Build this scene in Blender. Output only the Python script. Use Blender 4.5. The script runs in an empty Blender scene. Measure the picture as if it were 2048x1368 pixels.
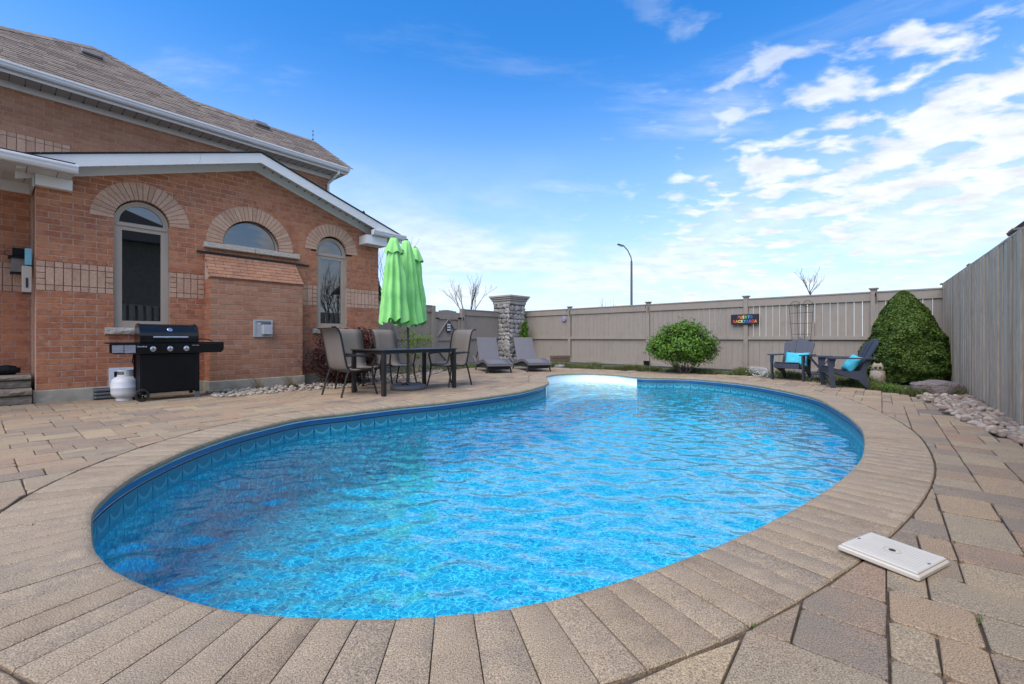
import bpy, bmesh, math, random
import numpy as np
from mathutils import Vector, Matrix, noise
from mathutils.geometry import tessellate_polygon
R = math.radians
random.seed(7); np.random.seed(7)
scn = bpy.context.scene
COL = scn.collection

# ------------------------------------------------------------ camera
F, CH, HY = 890.0, 0.95, 676.0          # focal length in photo pixels, lens height, horizon row
cam_d = bpy.data.cameras.new('camera'); cam = bpy.data.objects.new('camera', cam_d); COL.objects.link(cam)
cam.location = (0, 0, CH); cam.rotation_euler = (R(90), 0, 0)
cam_d.sensor_width = 36; cam_d.lens = F / 2048 * 36; cam_d.shift_y = -(684 - HY) / 2048
cam_d.clip_start = 0.05; cam_d.clip_end = 3000
scn.camera = cam

# ------------------------------------------------------------ light
SUN_AZ, SUN_EL = R(214), R(56)          # clockwise from +Y: behind the house on the left
SKY_STRENGTH = 0.105
w = bpy.data.worlds.new('World'); scn.world = w; w.use_nodes = True
nt = w.node_tree; nt.nodes.clear(); N = nt.nodes.new; L = nt.links.new
def mth(op, a, b=None, c=None, clamp=False, tree=None):
    t = tree or nt
    n = t.nodes.new('ShaderNodeMath'); n.operation = op; n.use_clamp = clamp
    for i, v in enumerate((a, b, c)):
        if v is None: continue
        if isinstance(v, (int, float)): n.inputs[i].default_value = v
        else: t.links.new(v, n.inputs[i])
    return n.outputs[0]
sky = N('ShaderNodeTexSky'); sky.sky_type = 'NISHITA'; sky.sun_disc = False
sky.sun_elevation = SUN_EL; sky.sun_rotation = SUN_AZ
sky.air_density = 1.0; sky.dust_density = 0.4; sky.ozone_density = 2.0
hs = N('ShaderNodeHueSaturation'); hs.inputs['Saturation'].default_value = 1.4; hs.inputs['Value'].default_value = 1.35
hs.inputs['Hue'].default_value = 0.505
L(sky.outputs[0], hs.inputs['Color'])
tc = N('ShaderNodeTexCoord'); sp = N('ShaderNodeSeparateXYZ'); L(tc.outputs['Generated'], sp.inputs[0])
dz = mth('ADD', mth('MAXIMUM', sp.outputs[2], 0.0), 0.16)
px = mth('DIVIDE', sp.outputs[0], dz); py = mth('DIVIDE', sp.outputs[1], dz)
cb = N('ShaderNodeCombineXYZ'); L(px, cb.inputs[0]); L(py, cb.inputs[1])
def wnoise(scale, detail, rough, loc=(0, 0, 0), sc=(1, 1, 1), rot=0, dist=0):
    mp = N('ShaderNodeMapping'); L(cb.outputs[0], mp.inputs[0])
    mp.inputs['Location'].default_value = loc; mp.inputs['Scale'].default_value = sc; mp.inputs['Rotation'].default_value = (0, 0, rot)
    n = N('ShaderNodeTexNoise'); L(mp.outputs[0], n.inputs['Vector'])
    n.inputs['Scale'].default_value = scale; n.inputs['Detail'].default_value = detail; n.inputs['Roughness'].default_value = rough
    n.inputs['Distortion'].default_value = dist
    return n.outputs[0]
def smooth(v, a, b):
    n = N('ShaderNodeMapRange'); n.interpolation_type = 'SMOOTHSTEP'; L(v, n.inputs[0])
    n.inputs[1].default_value = a; n.inputs[2].default_value = b; return n.outputs[0]
# altocumulus field over the right and the back of the sky, thin veils low over the horizon
side = smooth(mth('ADD', px, mth('MULTIPLY', wnoise(0.55, 2, .5), 0.9)), 0.52, 1.55)
puff = wnoise(5.4, 6, .52, (3.2, 1.1, 0), (1, 1.35, 1), 0.6, 0.15)
broad = wnoise(0.9, 3, .5, (7.7, 2.0, 0))
dens = mth('ADD', mth('MULTIPLY', puff, 0.85), mth('MULTIPLY', broad, 0.35))
alto = mth('MULTIPLY', smooth(mth('SUBTRACT', mth('ADD', dens, mth('MULTIPLY', side, 0.17)), mth('MULTIPLY', smooth(sp.outputs[2], .42, .05), .075)), 0.685, 0.83), side)
low = smooth(sp.outputs[2], 0.42, 0.10)
veil = wnoise(1.15, 5, .55, (1.3, 4.4, 0), (1, 1, 1), 0.2, 0.3)
veils = mth('MULTIPLY', smooth(veil, 0.36, 0.64), low)
wisp = mth('MULTIPLY', smooth(wnoise(1.3, 7, .62, (5.3, .4, 0), (.55, 1.7, 1), 0.9, .5), 0.50, 0.80), 0.5)
cl = mth('MAXIMUM', mth('MAXIMUM', alto, mth('MULTIPLY', veils, 0.85)), wisp, clamp=True)
shade = N('ShaderNodeMapRange'); L(wnoise(5.9, 5, .6, (3.3, 1.22, 0), (1, 1.35, 1), 0.6, .15), shade.inputs[0])
shade.inputs[1].default_value = .35; shade.inputs[2].default_value = .65
shade.inputs[3].default_value = 5.7; shade.inputs[4].default_value = 4.3
ccol = N('ShaderNodeMix'); ccol.data_type = 'RGBA'; ccol.blend_type = 'MULTIPLY'; ccol.inputs[0].default_value = 1
ccol.inputs[6].default_value = (0.93, 0.965, 1.0, 1); L(shade.outputs[0], ccol.inputs[7])
hz = smooth(sp.outputs[2], 0.56, -0.04)
hmx = N('ShaderNodeMix'); hmx.data_type = 'RGBA'; L(mth('MULTIPLY', hz, .85), hmx.inputs[0]); L(hs.outputs[0], hmx.inputs[6])
hmx.inputs[7].default_value = (3.3, 4.15, 5.7, 1)
mx = N('ShaderNodeMix'); mx.data_type = 'RGBA'; L(mth('MULTIPLY', cl, .92), mx.inputs[0]); L(hmx.outputs[2], mx.inputs[6]); L(ccol.outputs[2], mx.inputs[7])
bg = N('ShaderNodeBackground'); bg.inputs[1].default_value = SKY_STRENGTH; L(mx.outputs[2], bg.inputs[0])
wo = N('ShaderNodeOutputWorld'); L(bg.outputs[0], wo.inputs[0])

sd = bpy.data.lights.new('sun', 'SUN'); sd.energy = 2.1; sd.angle = R(62); sd.color = (1, .94, .84)
so = bpy.data.objects.new('sun', sd); COL.objects.link(so)
sv = Vector((math.sin(SUN_AZ) * math.cos(SUN_EL), math.cos(SUN_AZ) * math.cos(SUN_EL), math.sin(SUN_EL)))
so.rotation_euler = sv.to_track_quat('Z', 'Y').to_euler(); so.location = sv * 40
scn.view_settings.view_transform = 'Standard'; scn.view_settings.look = 'None'
scn.view_settings.exposure = 1.02; scn.view_settings.gamma = 1; scn.view_settings.use_curve_mapping = False
scn.render.engine = 'CYCLES'; scn.cycles.max_bounces = 8; scn.cycles.transparent_max_bounces = 12
scn.cycles.use_denoising = True

# ------------------------------------------------------------ helpers
def gp(x, y, z=0.0):
    Y = F * (CH - z) / (y - HY); return ((x - 1024) / F * Y, Y)
def tag(o, label=None, cat=None, group=None, kind=None):
    if label: o['label'] = label
    if cat: o['category'] = cat
    if group: o['group'] = group
    if kind: o['kind'] = kind
    return o
def thing(name, label, cat, loc=(0, 0, 0), rz=0, group=None):
    o = bpy.data.objects.new(name, None); COL.objects.link(o); o.empty_display_size = .1
    o.location = loc; o.rotation_euler = (0, 0, rz); return tag(o, label, cat, group)
def link(name, me, parent=None, loc=None, kind=None):
    o = bpy.data.objects.new(name, me); COL.objects.link(o)
    if parent: o.parent = parent
    if loc is not None: o.location = loc
    if kind: o['kind'] = kind
    return o
def copy_tree(o, parent=None):
    c = o.copy(); COL.objects.link(c)
    if parent: c.parent = parent
    for ch in list(o.children): copy_tree(ch, c)
    return c
def facing(dx, dy): return math.atan2(dx, -dy)     # turns local -y to (dx, dy)
IDM = Matrix()
class MB:
    def __init__(s): s.v = []; s.f = []; s.uv = None
    def add(s, vs, fs):
        b = len(s.v); s.v.extend([tuple(v) for v in vs]); s.f.extend([tuple(b + i for i in f) for f in fs]); return s
    def box(s, c, d, m=None, bev=0):
        x, y, z = d[0] / 2, d[1] / 2, d[2] / 2
        if bev:
            b = min(bev, x * .8, y * .8, z * .8); vs = []
            # 24-vertex bevelled box
            for sx in (-1, 1):
                for sy in (-1, 1):
                    for sz in (-1, 1):
                        vs += [(sx * x, sy * (y - b), sz * (z - b)), (sx * (x - b), sy * y, sz * (z - b)), (sx * (x - b), sy * (y - b), sz * z)]
            def I(sx, sy, sz, k): return ((sx > 0) * 4 + (sy > 0) * 2 + (sz > 0)) * 3 + k
            fs = []
            for q in (-1, 1):
                o1 = [(-1, -1), (1, -1), (1, 1), (-1, 1)]
                fs.append([I(q, a, c2, 0) for a, c2 in o1][::q]); fs.append([I(a, q, c2, 1) for a, c2 in o1][::-q]); fs.append([I(a, c2, q, 2) for a, c2 in o1][::q])
            for a in (-1, 1):
                for b2 in (-1, 1):
                    fs.append([I(a, b2, -1, 0), I(a, b2, 1, 0), I(a, b2, 1, 1), I(a, b2, -1, 1)][::(1 if a * b2 < 0 else -1)])
                    fs.append([I(a, -1, b2, 0), I(a, 1, b2, 0), I(a, 1, b2, 2), I(a, -1, b2, 2)][::(1 if a * b2 > 0 else -1)])
                    fs.append([I(-1, a, b2, 1), I(1, a, b2, 1), I(1, a, b2, 2), I(-1, a, b2, 2)][::(1 if a * b2 < 0 else -1)])
                    for c2 in (-1, 1): fs.append([I(a, b2, c2, 0), I(a, b2, c2, 1), I(a, b2, c2, 2)][::(1 if a * b2 * c2 > 0 else -1)])
        else:
            vs = [(-x, -y, -z), (x, -y, -z), (x, y, -z), (-x, y, -z), (-x, -y, z), (x, -y, z), (x, y, z), (-x, y, z)]
            fs = [(0, 3, 2, 1), (4, 5, 6, 7), (0, 1, 5, 4), (1, 2, 6, 5), (2, 3, 7, 6), (3, 0, 4, 7)]
        vs = [Vector(v) for v in vs]
        if m is not None: vs = [m @ v for v in vs]
        c = Vector(c); return s.add([v + c for v in vs], fs)
    def bx(s, x0, x1, y0, y1, z0, z1, bev=0):
        return s.box(((x0 + x1) / 2, (y0 + y1) / 2, (z0 + z1) / 2), (abs(x1 - x0), abs(y1 - y0), abs(z1 - z0)), None, bev)
    def bar(s, a, b, wd, th, up=(0, 0, 1), bev=0):
        a = Vector(a); b = Vector(b); d = (b - a); l = d.length; d.normalize()
        x = d.cross(Vector(up))
        if x.length < 1e-4: x = d.cross(Vector((1, 0, 0)))
        x.normalize(); z = x.cross(d)
        m = Matrix((x, d, z)).transposed()
        return s.box((a + b) / 2, (wd, l, th), m, bev)
    def tube(s, pts, r, n=8, cap=True):
        pts = [Vector(p) for p in pts]; k = len(pts)
        rs = r if isinstance(r, (list, tuple)) else [r] * k
        prev = None; vs = []; fs = []
        for i in range(k):
            d = (pts[min(i + 1, k - 1)] - pts[max(i - 1, 0)]).normalized()
            if prev is None:
                prev = d.cross(Vector((0, 0, 1)) if abs(d.z) < .9 else Vector((1, 0, 0))).normalized()
            x = (prev - d * prev.dot(d)).normalized(); prev = x; y = d.cross(x)
            for j in range(n):
                a = 2 * math.pi * j / n; vs.append(pts[i] + (x * math.cos(a) + y * math.sin(a)) * rs[i])
        for i in range(k - 1):
            for j in range(n):
                j2 = (j + 1) % n; fs.append((i * n + j, i * n + j2, (i + 1) * n + j2, (i + 1) * n + j))
        if cap: fs.append(tuple(range(n))[::-1]); fs.append(tuple((k - 1) * n + j for j in range(n)))
        return s.add(vs, fs)
    def lathe(s, prof, n=24, c=(0, 0, 0), ax=None):
        vs = []; fs = []; k = len(prof)
        for r_, z in prof:
            for j in range(n):
                a = 2 * math.pi * j / n; vs.append(Vector((r_ * math.cos(a), r_ * math.sin(a), z)))
        for i in range(k - 1):
            for j in range(n):
                j2 = (j + 1) % n; fs.append((i * n + j, i * n + j2, (i + 1) * n + j2, (i + 1) * n + j))
        fs.append(tuple(range(n))[::-1]); fs.append(tuple((k - 1) * n + j for j in range(n)))
        if ax is not None:
            q = Vector((0, 0, 1)).rotation_difference(Vector(ax)); vs = [q @ v for v in vs]
        c = Vector(c); return s.add([v + c for v in vs], fs)
    def sweep(s, prof, x0, x1):
        """closed profile of (y, z) points extruded along x"""
        n = len(prof); vs = [(x0, y, z) for y, z in prof] + [(x1, y, z) for y, z in prof]
        fs = [(i, (i + 1) % n, n + (i + 1) % n, n + i) for i in range(n)] + [tuple(range(n))[::-1], tuple(range(n, 2 * n))]
        return s.add(vs, fs)
    def prism(s, poly, z0, z1, bev=0.0, dz=None):
        n = len(poly)
        if bev:
            cx = sum(p[0] for p in poly) / n; cy = sum(p[1] for p in poly) / n; top = []
            for p in poly:
                dx, dy = cx - p[0], cy - p[1]; l = math.hypot(dx, dy) or 1; top.append((p[0] + dx / l * bev * 1.3, p[1] + dy / l * bev * 1.3))
            vs = [(p[0], p[1], z0) for p in poly] + [(p[0], p[1], z1 - bev * .8 + (dz[i] if dz else 0)) for i, p in enumerate(poly)] + [(p[0], p[1], z1 + (dz[i] if dz else 0)) for i, p in enumerate(top)]
            fs = [tuple(range(2 * n, 3 * n))]
            for i in range(n):
                j = (i + 1) % n; fs += [(i, j, n + j, n + i), (n + i, n + j, 2 * n + j, 2 * n + i)]
        else:
            vs = [(p[0], p[1], z0) for p in poly] + [(p[0], p[1], z1) for p in poly]
            fs = [tuple(range(n, 2 * n)), tuple(range(n))[::-1]] + [(i, (i + 1) % n, n + (i + 1) % n, n + i) for i in range(n)]
        return s.add(vs, fs)
    def sheet(s, grid, th=0):
        """grid: rows of points; gives a thin double skin when th"""
        r_, c_ = len(grid), len(grid[0]); vs = [Vector(p) for row in grid for p in row]
        fs = [(i * c_ + j, i * c_ + j + 1, (i + 1) * c_ + j + 1, (i + 1) * c_ + j) for i in range(r_ - 1) for j in range(c_ - 1)]
        if th:
            nr = [Vector() for _ in vs]
            for f in fs:
                n_ = (vs[f[1]] - vs[f[0]]).cross(vs[f[3]] - vs[f[0]])
                for i in f: nr[i] += n_
            b = len(vs); vs = vs + [v - n_.normalized() * th for v, n_ in zip(vs, nr)]
            fs2 = [tuple(b + i for i in f[::-1]) for f in fs]
            edge = [j for j in range(c_)] + [i * c_ + c_ - 1 for i in range(1, r_)] + [(r_ - 1) * c_ + j for j in range(c_ - 2, -1, -1)] + [i * c_ for i in range(r_ - 2, 0, -1)]
            fs = fs + fs2 + [(edge[(i + 1) % len(edge)], edge[i], b + edge[i], b + edge[(i + 1) % len(edge)]) for i in range(len(edge))]
        return s.add(vs, fs)
    def mesh(s, name, mat=None, smooth=False):
        me = bpy.data.meshes.new(name); me.from_pydata(s.v, [], s.f)
        if mat: me.materials.append(mat)
        if smooth: me.polygons.foreach_set('use_smooth', [True] * len(me.polygons))
        me.update(); return me
    def build(s, name, mat, parent=None, smooth=False, kind=None, loc=None):
        return link(name, s.mesh(name, mat, smooth), parent, loc, kind)
def autosmooth(o, ang=40):
    me = o.data; me.polygons.foreach_set('use_smooth', [True] * len(me.polygons))
    try: me.set_sharp_from_angle(angle=R(ang))
    except Exception: pass
    return o

# ------------------------------------------------------------ materials
def mat(name, cols, rough=.75, scale=8, detail=4, bump=0.0, bscale=60, metal=0.0, rand=0.0, sc=(1, 1, 1), spec=.5,
        speck=0.0, speckscale=240, stain=0.0, stcol=(.05, .04, .035), stscale=1.2, coat=0.0, bdist=.01):
    """cols: colours of a ramp; rand: share of the ramp position taken from the piece instead of the noise"""
    m = bpy.data.materials.new(name); m.use_nodes = True; t = m.node_tree; n = t.nodes; l = t.links
    b = n['Principled BSDF']; b.inputs['Metallic'].default_value = metal; b.inputs['Specular IOR Level'].default_value = spec
    b.inputs['Coat Weight'].default_value = coat
    g = n.new('ShaderNodeNewGeometry'); mp = n.new('ShaderNodeMapping'); l.new(g.outputs['Position'], mp.inputs[0]); mp.inputs['Scale'].default_value = sc
    no = n.new('ShaderNodeTexNoise'); l.new(mp.outputs[0], no.inputs['Vector']); no.inputs['Scale'].default_value = scale; no.inputs['Detail'].default_value = detail
    no.inputs['Roughness'].default_value = .6
    st = n.new('ShaderNodeMapRange'); l.new(no.outputs[0], st.inputs[0]); st.inputs[1].default_value = .3; st.inputs[2].default_value = .7
    fac = st.outputs[0]
    oi = n.new('ShaderNodeObjectInfo')
    if rand:
        fr = mth('FRACT', mth('ADD', oi.outputs['Random'], g.outputs['Random Per Island'], tree=t), tree=t)
        fac = mth('ADD', mth('MULTIPLY', fac, 1 - rand, tree=t), mth('MULTIPLY', fr, rand, tree=t), tree=t)
    rp = n.new('ShaderNodeValToRGB'); l.new(fac, rp.inputs[0]); e = rp.color_ramp.elements
    while len(e) < len(cols): e.new(.5)
    for i, c in enumerate(cols):
        e[i].position = i / max(1, len(cols) - 1); e[i].color = (*c, 1)
    out = rp.outputs[0]
    if speck:
        s2 = n.new('ShaderNodeTexNoise'); l.new(g.outputs['Position'], s2.inputs['Vector']); s2.inputs['Scale'].default_value = speckscale; s2.inputs['Detail'].default_value = 2
        mr = n.new('ShaderNodeMapRange'); l.new(s2.outputs[0], mr.inputs[0]); mr.inputs[1].default_value = .3; mr.inputs[2].default_value = .7
        mr.inputs[3].default_value = 1 - speck; mr.inputs[4].default_value = 1 + speck
        mm = n.new('ShaderNodeMix'); mm.data_type = 'RGBA'; mm.blend_type = 'MULTIPLY'; mm.inputs[0].default_value = 1; l.new(out, mm.inputs[6]); l.new(mr.outputs[0], mm.inputs[7]); out = mm.outputs[2]
    if stain:
        s3 = n.new('ShaderNodeTexNoise'); l.new(g.outputs['Position'], s3.inputs['Vector']); s3.inputs['Scale'].default_value = stscale; s3.inputs['Detail'].default_value = 6; s3.inputs['Roughness'].default_value = .65
        mr = n.new('ShaderNodeMapRange'); l.new(s3.outputs[0], mr.inputs[0]); mr.inputs[1].default_value = .52; mr.inputs[2].default_value = .74; mr.inputs[4].default_value = stain
        mm = n.new('ShaderNodeMix'); mm.data_type = 'RGBA'; l.new(mr.outputs[0], mm.inputs[0]); l.new(out, mm.inputs[6]); mm.inputs[7].default_value = (*stcol, 1); out = mm.outputs[2]
    l.new(out, b.inputs['Base Color'])
    rr = n.new('ShaderNodeMapRange'); l.new(no.outputs[0], rr.inputs[0]); rr.inputs[3].default_value = max(0, rough - .08); rr.inputs[4].default_value = min(1, rough + .08)
    l.new(rr.outputs[0], b.inputs['Roughness'])
    if bump:
        bn = n.new('ShaderNodeTexNoise'); l.new(mp.outputs[0], bn.inputs['Vector']); bn.inputs['Scale'].default_value = bscale; bn.inputs['Detail'].default_value = 5
        bu = n.new('ShaderNodeBump'); bu.inputs['Strength'].default_value = bump; bu.inputs['Distance'].default_value = bdist; l.new(bn.outputs[0], bu.inputs['Height']); l.new(bu.outputs[0], b.inputs['Normal'])
    return m
M = {}
M['brick'] = mat('red_brick', [(.27, .085, .040), (.39, .14, .065), (.48, .195, .095), (.33, .11, .055), (.52, .25, .14)], .9, 9, 5, .9, 70, rand=.55, speck=.2, speckscale=150, bdist=.006, stain=.25, stcol=(.55, .38, .28), stscale=5)
M['brickup'] = mat('upper_brick', [(.30, .125, .070), (.40, .185, .105), (.47, .245, .15)], .9, 9, 5, .8, 70, rand=.5, speck=.15, speckscale=120, bdist=.005)
M['blonde'] = mat('buff_brick', [(.42, .24, .16), (.54, .33, .22), (.60, .39, .27)], .9, 12, 5, 1, 60, rand=.5, speck=.22, speckscale=110, bdist=.012)
M['blonde2'] = mat('shoulder_brick', [(.36, .155, .088), (.46, .22, .125), (.52, .275, .165)], .9, 12, 5, 1, 60, rand=.35, speck=.2, speckscale=110, bdist=.012, stain=.45, stcol=(.13, .09, .07), stscale=4)
M['mortar'] = mat('mortar', [(.48, .34, .25), (.60, .44, .34)], .95, 30, 3, .4, 120)
M['dmortar'] = mat('dark_mortar', [(.16, .075, .05), (.22, .11, .075)], .95, 30, 3, .4, 120)
M['concrete'] = mat('plinth_concrete', [(.33, .29, .22), (.47, .42, .33)], .95, 5, 6, .4, 60, stain=.5, stcol=(.16, .13, .08), stscale=3)
M['sill'] = mat('stone_sill', [(.42, .36, .30), (.56, .50, .43)], .9, 30, 5, .9, 45, bdist=.02)
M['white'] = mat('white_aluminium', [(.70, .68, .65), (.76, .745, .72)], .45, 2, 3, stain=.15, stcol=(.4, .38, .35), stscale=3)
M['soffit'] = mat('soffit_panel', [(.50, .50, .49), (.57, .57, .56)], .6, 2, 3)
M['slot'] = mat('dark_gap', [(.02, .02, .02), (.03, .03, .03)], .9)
M['gutter'] = mat('gutter_metal', [(.72, .71, .70), (.78, .77, .76)], .35, 2, 3)
M['frame'] = mat('window_frame_taupe', [(.38, .305, .235), (.43, .345, .27)], .5, 2, 2)
M['shingle'] = mat('asphalt_shingle', [(.095, .072, .056), (.165, .125, .098), (.235, .185, .145), (.13, .10, .08)], .95, 20, 4, .5, 200, rand=.72, speck=.35, speckscale=180)
M['shdark'] = mat('shingle_edge', [(.02, .02, .022), (.04, .036, .035)], .95, 20)
M['paver'] = mat('tumbled_paver', [(.145, .126, .110), (.28, .20, .128), (.34, .235, .142), (.22, .172, .125), (.325, .205, .125), (.29, .225, .148), (.37, .27, .16), (.175, .148, .120)], .94, 4, 5, .9, 140, rand=.88, speck=.58, speckscale=230, stain=.22, stcol=(.24, .19, .15), stscale=3.3, bdist=.006)
M['coping'] = mat('coping_concrete', [(.20, .148, .098), (.29, .212, .135), (.335, .25, .162), (.27, .205, .142), (.40, .298, .19)], .92, 7, 5, .8, 150, rand=.6, speck=.6, speckscale=230, stain=.4, stcol=(.25, .2, .15), stscale=4, bdist=.005)
M['sand'] = mat('joint_sand', [(.06, .042, .03), (.11, .08, .058)], .98, 40, 4, .6, 150)
M['soil'] = mat('soil_ground', [(.06, .065, .03), (.09, .075, .05), (.05, .075, .03)], .98, 2.5, 6, .8, 40)
M['stone'] = mat('river_stone', [(.13, .105, .085), (.30, .235, .18), (.40, .33, .26), (.20, .14, .11), (.34, .25, .19), (.52, .45, .36)], .8, 14, 4, .3, 60, rand=.8, speck=.15)
M['boulder'] = mat('boulder_rock', [(.11, .085, .078), (.20, .155, .14), (.28, .22, .20)], .93, 9, 8, 1, 16, sc=(1, 1, 3), bdist=.04)
M['fence'] = mat('painted_fence', [(.25, .208, .166), (.295, .248, .202), (.27, .226, .184)], .8, 3, 5, .35, 30, rand=.4, sc=(8, 8, .8), stain=.32, stcol=(.15, .125, .10), stscale=3)
M['rfence'] = mat('weathered_board', [(.25, .195, .14), (.375, .30, .222), (.475, .39, .295), (.30, .24, .175)], .9, 3, 7, .8, 22, rand=.4, sc=(9, 9, .55), stain=.3, stcol=(.14, .11, .085), stscale=5)
M['pillar'] = mat('pillar_stone', [(.10, .092, .085), (.24, .22, .20), (.42, .39, .355), (.15, .137, .125), (.30, .27, .24)], .9, 10, 6, 1, 22, rand=.6, bdist=.03)
M['pcap'] = mat('pillar_cap', [(.33, .30, .255), (.40, .37, .32)], .9, 5, 4, .3, 60)
M['black'] = mat('black_enamel', [(.006, .006, .007), (.009, .009, .010)], .16, 3, 2, spec=.5)
M['blackm'] = mat('black_matte_metal', [(.004, .004, .005), (.007, .007, .008)], .5, 3, 2, spec=.22)
M['bronze'] = mat('dark_bronze_frame', [(.014, .012, .012), (.022, .019, .018)], .4, 3, 2)
M['chrome'] = mat('brushed_steel', [(.5, .5, .51), (.62, .62, .63)], .28, 3, 2, metal=1)
M['rubber'] = mat('rubber', [(.012, .012, .012), (.02, .02, .02)], .8, 5, 2)
M['tank'] = mat('white_tank_paint', [(.62, .61, .61), (.70, .69, .69)], .4, 4, 3, stain=.25, stcol=(.35, .28, .2), stscale=9)
M['grey'] = mat('grey_plastic', [(.10, .10, .105), (.14, .14, .145)], .6, 3, 2)
M['lgrey'] = mat('vent_grey', [(.40, .41, .42), (.46, .47, .48)], .5, 4, 2)
M['sling'] = mat('sling_mesh', [(.175, .145, .122), (.205, .172, .146)], .75, 300, 1, .3, 500)
M['green'] = mat('lime_canvas', [(.24, .61, .17), (.32, .70, .22)], .8, 4, 3, .12, 200)
M['wicker'] = mat('grey_wicker', [(.12, .112, .12), (.19, .18, .19)], .75, 60, 3, 1, 150, sc=(1, 1, 2))
M['wickerd'] = mat('dark_wicker', [(.018, .017, .018), (.04, .037, .038)], .75, 60, 3, 1, 120)
M['navy'] = mat('charcoal_resin', [(.030, .035, .052), (.040, .046, .066)], .5, 3, 3, .2, 60)
M['teal'] = mat('turquoise_cloth', [(.045, .38, .47), (.07, .48, .58)], .9, 12, 4, .3, 90)
M['signb'] = mat('sign_black', [(.008, .008, .009), (.012, .012, .013)], .6)
M['lid'] = mat('skimmer_plastic', [(.52, .47, .39), (.57, .52, .44)], .5, 3, 3, stain=.12, stcol=(.4, .35, .27), stscale=9)
M['bark'] = mat('grey_bark', [(.07, .058, .05), (.12, .10, .088)], .95, 20, 4, .5, 60)
M['lamp'] = mat('lamp_pole_metal', [(.10, .085, .075), (.13, .11, .10)], .6)
M['blue'] = mat('vinyl_band_blue', [(.006, .075, .21), (.012, .12, .30), (.02, .16, .36)], .35, 70, 3)
M['bead'] = mat('white_bead', [(.70, .74, .80), (.75, .78, .83)], .4)
M['acryl'] = mat('white_acrylic', [(.84, .86, .87), (.88, .90, .90)], .35, 2, 2)
M['log'] = mat('old_wood', [(.10, .065, .045), (.18, .12, .08)], .9, 12, 5, .7, 40, sc=(1, 1, 6))
M['ltan'] = mat('garden_cast_stone', [(.22, .18, .13), (.42, .36, .28)], .9, 14, 5, 1, 40, bdist=.02)
M['cyan'] = mat('pale_blue_paint', [(.14, .32, .38), (.18, .38, .44)], .6)
M['stonestep'] = mat('step_stone', [(.13, .10, .075), (.24, .19, .14), (.30, .25, .19)], .93, 9, 6, .9, 30, rand=.4, bdist=.02)
M['nroof'] = mat('neighbour_shingle', [(.12, .06, .05), (.20, .11, .09)], .95, 20, 4, rand=.5)
M['sticker'] = mat('printed_sticker', [(.16, .17, .20), (.34, .35, .40)], .6, 60, 3, sc=(.15, .15, 2.2))
M['amber'] = mat('lantern_glass', [(.20, .17, .15), (.26, .22, .2)], .2)

def leafmat(name, cols, transl=.35, rough=.6, pscale=6):
    m = bpy.data.materials.new(name); m.use_nodes = True; t = m.node_tree; n = t.nodes; l = t.links
    b = n['Principled BSDF']; b.inputs['Roughness'].default_value = rough; b.inputs['Specular IOR Level'].default_value = .35
    g = n.new('ShaderNodeNewGeometry')
    no = n.new('ShaderNodeTexNoise'); l.new(g.outputs['Position'], no.inputs['Vector']); no.inputs['Scale'].default_value = pscale; no.inputs['Detail'].default_value = 2
    f = mth('ADD', mth('MULTIPLY', g.outputs['Random Per Island'], .6, tree=t), mth('MULTIPLY', no.outputs[0], .45, tree=t), tree=t)
    rp = n.new('ShaderNodeValToRGB'); l.new(f, rp.inputs[0]); e = rp.color_ramp.elements
    while len(e) < len(cols): e.new(.5)
    for i, c in enumerate(cols): e[i].position = i / (len(cols) - 1); e[i].color = (*c, 1)
    l.new(rp.outputs[0], b.inputs['Base Color'])
    tr = n.new('ShaderNodeBsdfTranslucent'); l.new(rp.outputs[0], tr.inputs[0]); ms = n.new('ShaderNodeMixShader'); ms.inputs[0].default_value = transl
    l.new(b.outputs[0], ms.inputs[1]); l.new(tr.outputs[0], ms.inputs[2]); l.new(ms.outputs[0], n['Material Output'].inputs[0])
    return m
M['leafg'] = leafmat('bush_leaf', [(.03, .07, .008), (.075, .165, .015), (.14, .27, .028), (.25, .38, .05)])
M['leafc'] = leafmat('spruce_needle', [(.014, .032, .004), (.038, .075, .008), (.085, .14, .015), (.17, .23, .03)], .15)
M['leafr'] = leafmat('barberry_leaf', [(.018, .008, .006), (.045, .014, .012), (.08, .02, .018), (.05, .03, .015)], .2)
M['leafy'] = leafmat('young_leaf', [(.10, .20, .03), (.24, .36, .05), (.34, .46, .08)])
M['leafd'] = leafmat('cedar_leaf', [(.02, .045, .012), (.05, .10, .02), (.09, .15, .03)], .15)
M['grass'] = leafmat('grass_blade', [(.05, .08, .02), (.10, .15, .03), (.20, .20, .08), (.30, .24, .13)], .3)
M['dry'] = leafmat('dry_stalk', [(.22, .16, .09), (.38, .29, .18), (.48, .38, .25)], .2)
M['flower'] = leafmat('white_petal', [(.5, .5, .48), (.7, .7, .68)], .2)

def glassmat(name, base, ior=1.9):
    m = bpy.data.materials.new(name); m.use_nodes = True; b = m.node_tree.nodes['Principled BSDF']
    b.inputs['Base Color'].default_value = (*base, 1); b.inputs['Roughness'].default_value = .015; b.inputs['IOR'].default_value = ior
    t = m.node_tree; no = t.nodes.new('ShaderNodeTexNoise'); no.inputs['Scale'].default_value = 1.6; no.inputs['Detail'].default_value = 0
    g = t.nodes.new('ShaderNodeNewGeometry'); t.links.new(g.outputs['Position'], no.inputs['Vector'])
    bu = t.nodes.new('ShaderNodeBump'); bu.inputs['Strength'].default_value = .05; bu.inputs['Distance'].default_value = .02
    t.links.new(no.outputs[0], bu.inputs['Height']); t.links.new(bu.outputs[0], b.inputs['Normal'])
    return m
M['pane'] = glassmat('window_glass', (.006, .008, .008), 2.3)

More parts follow.
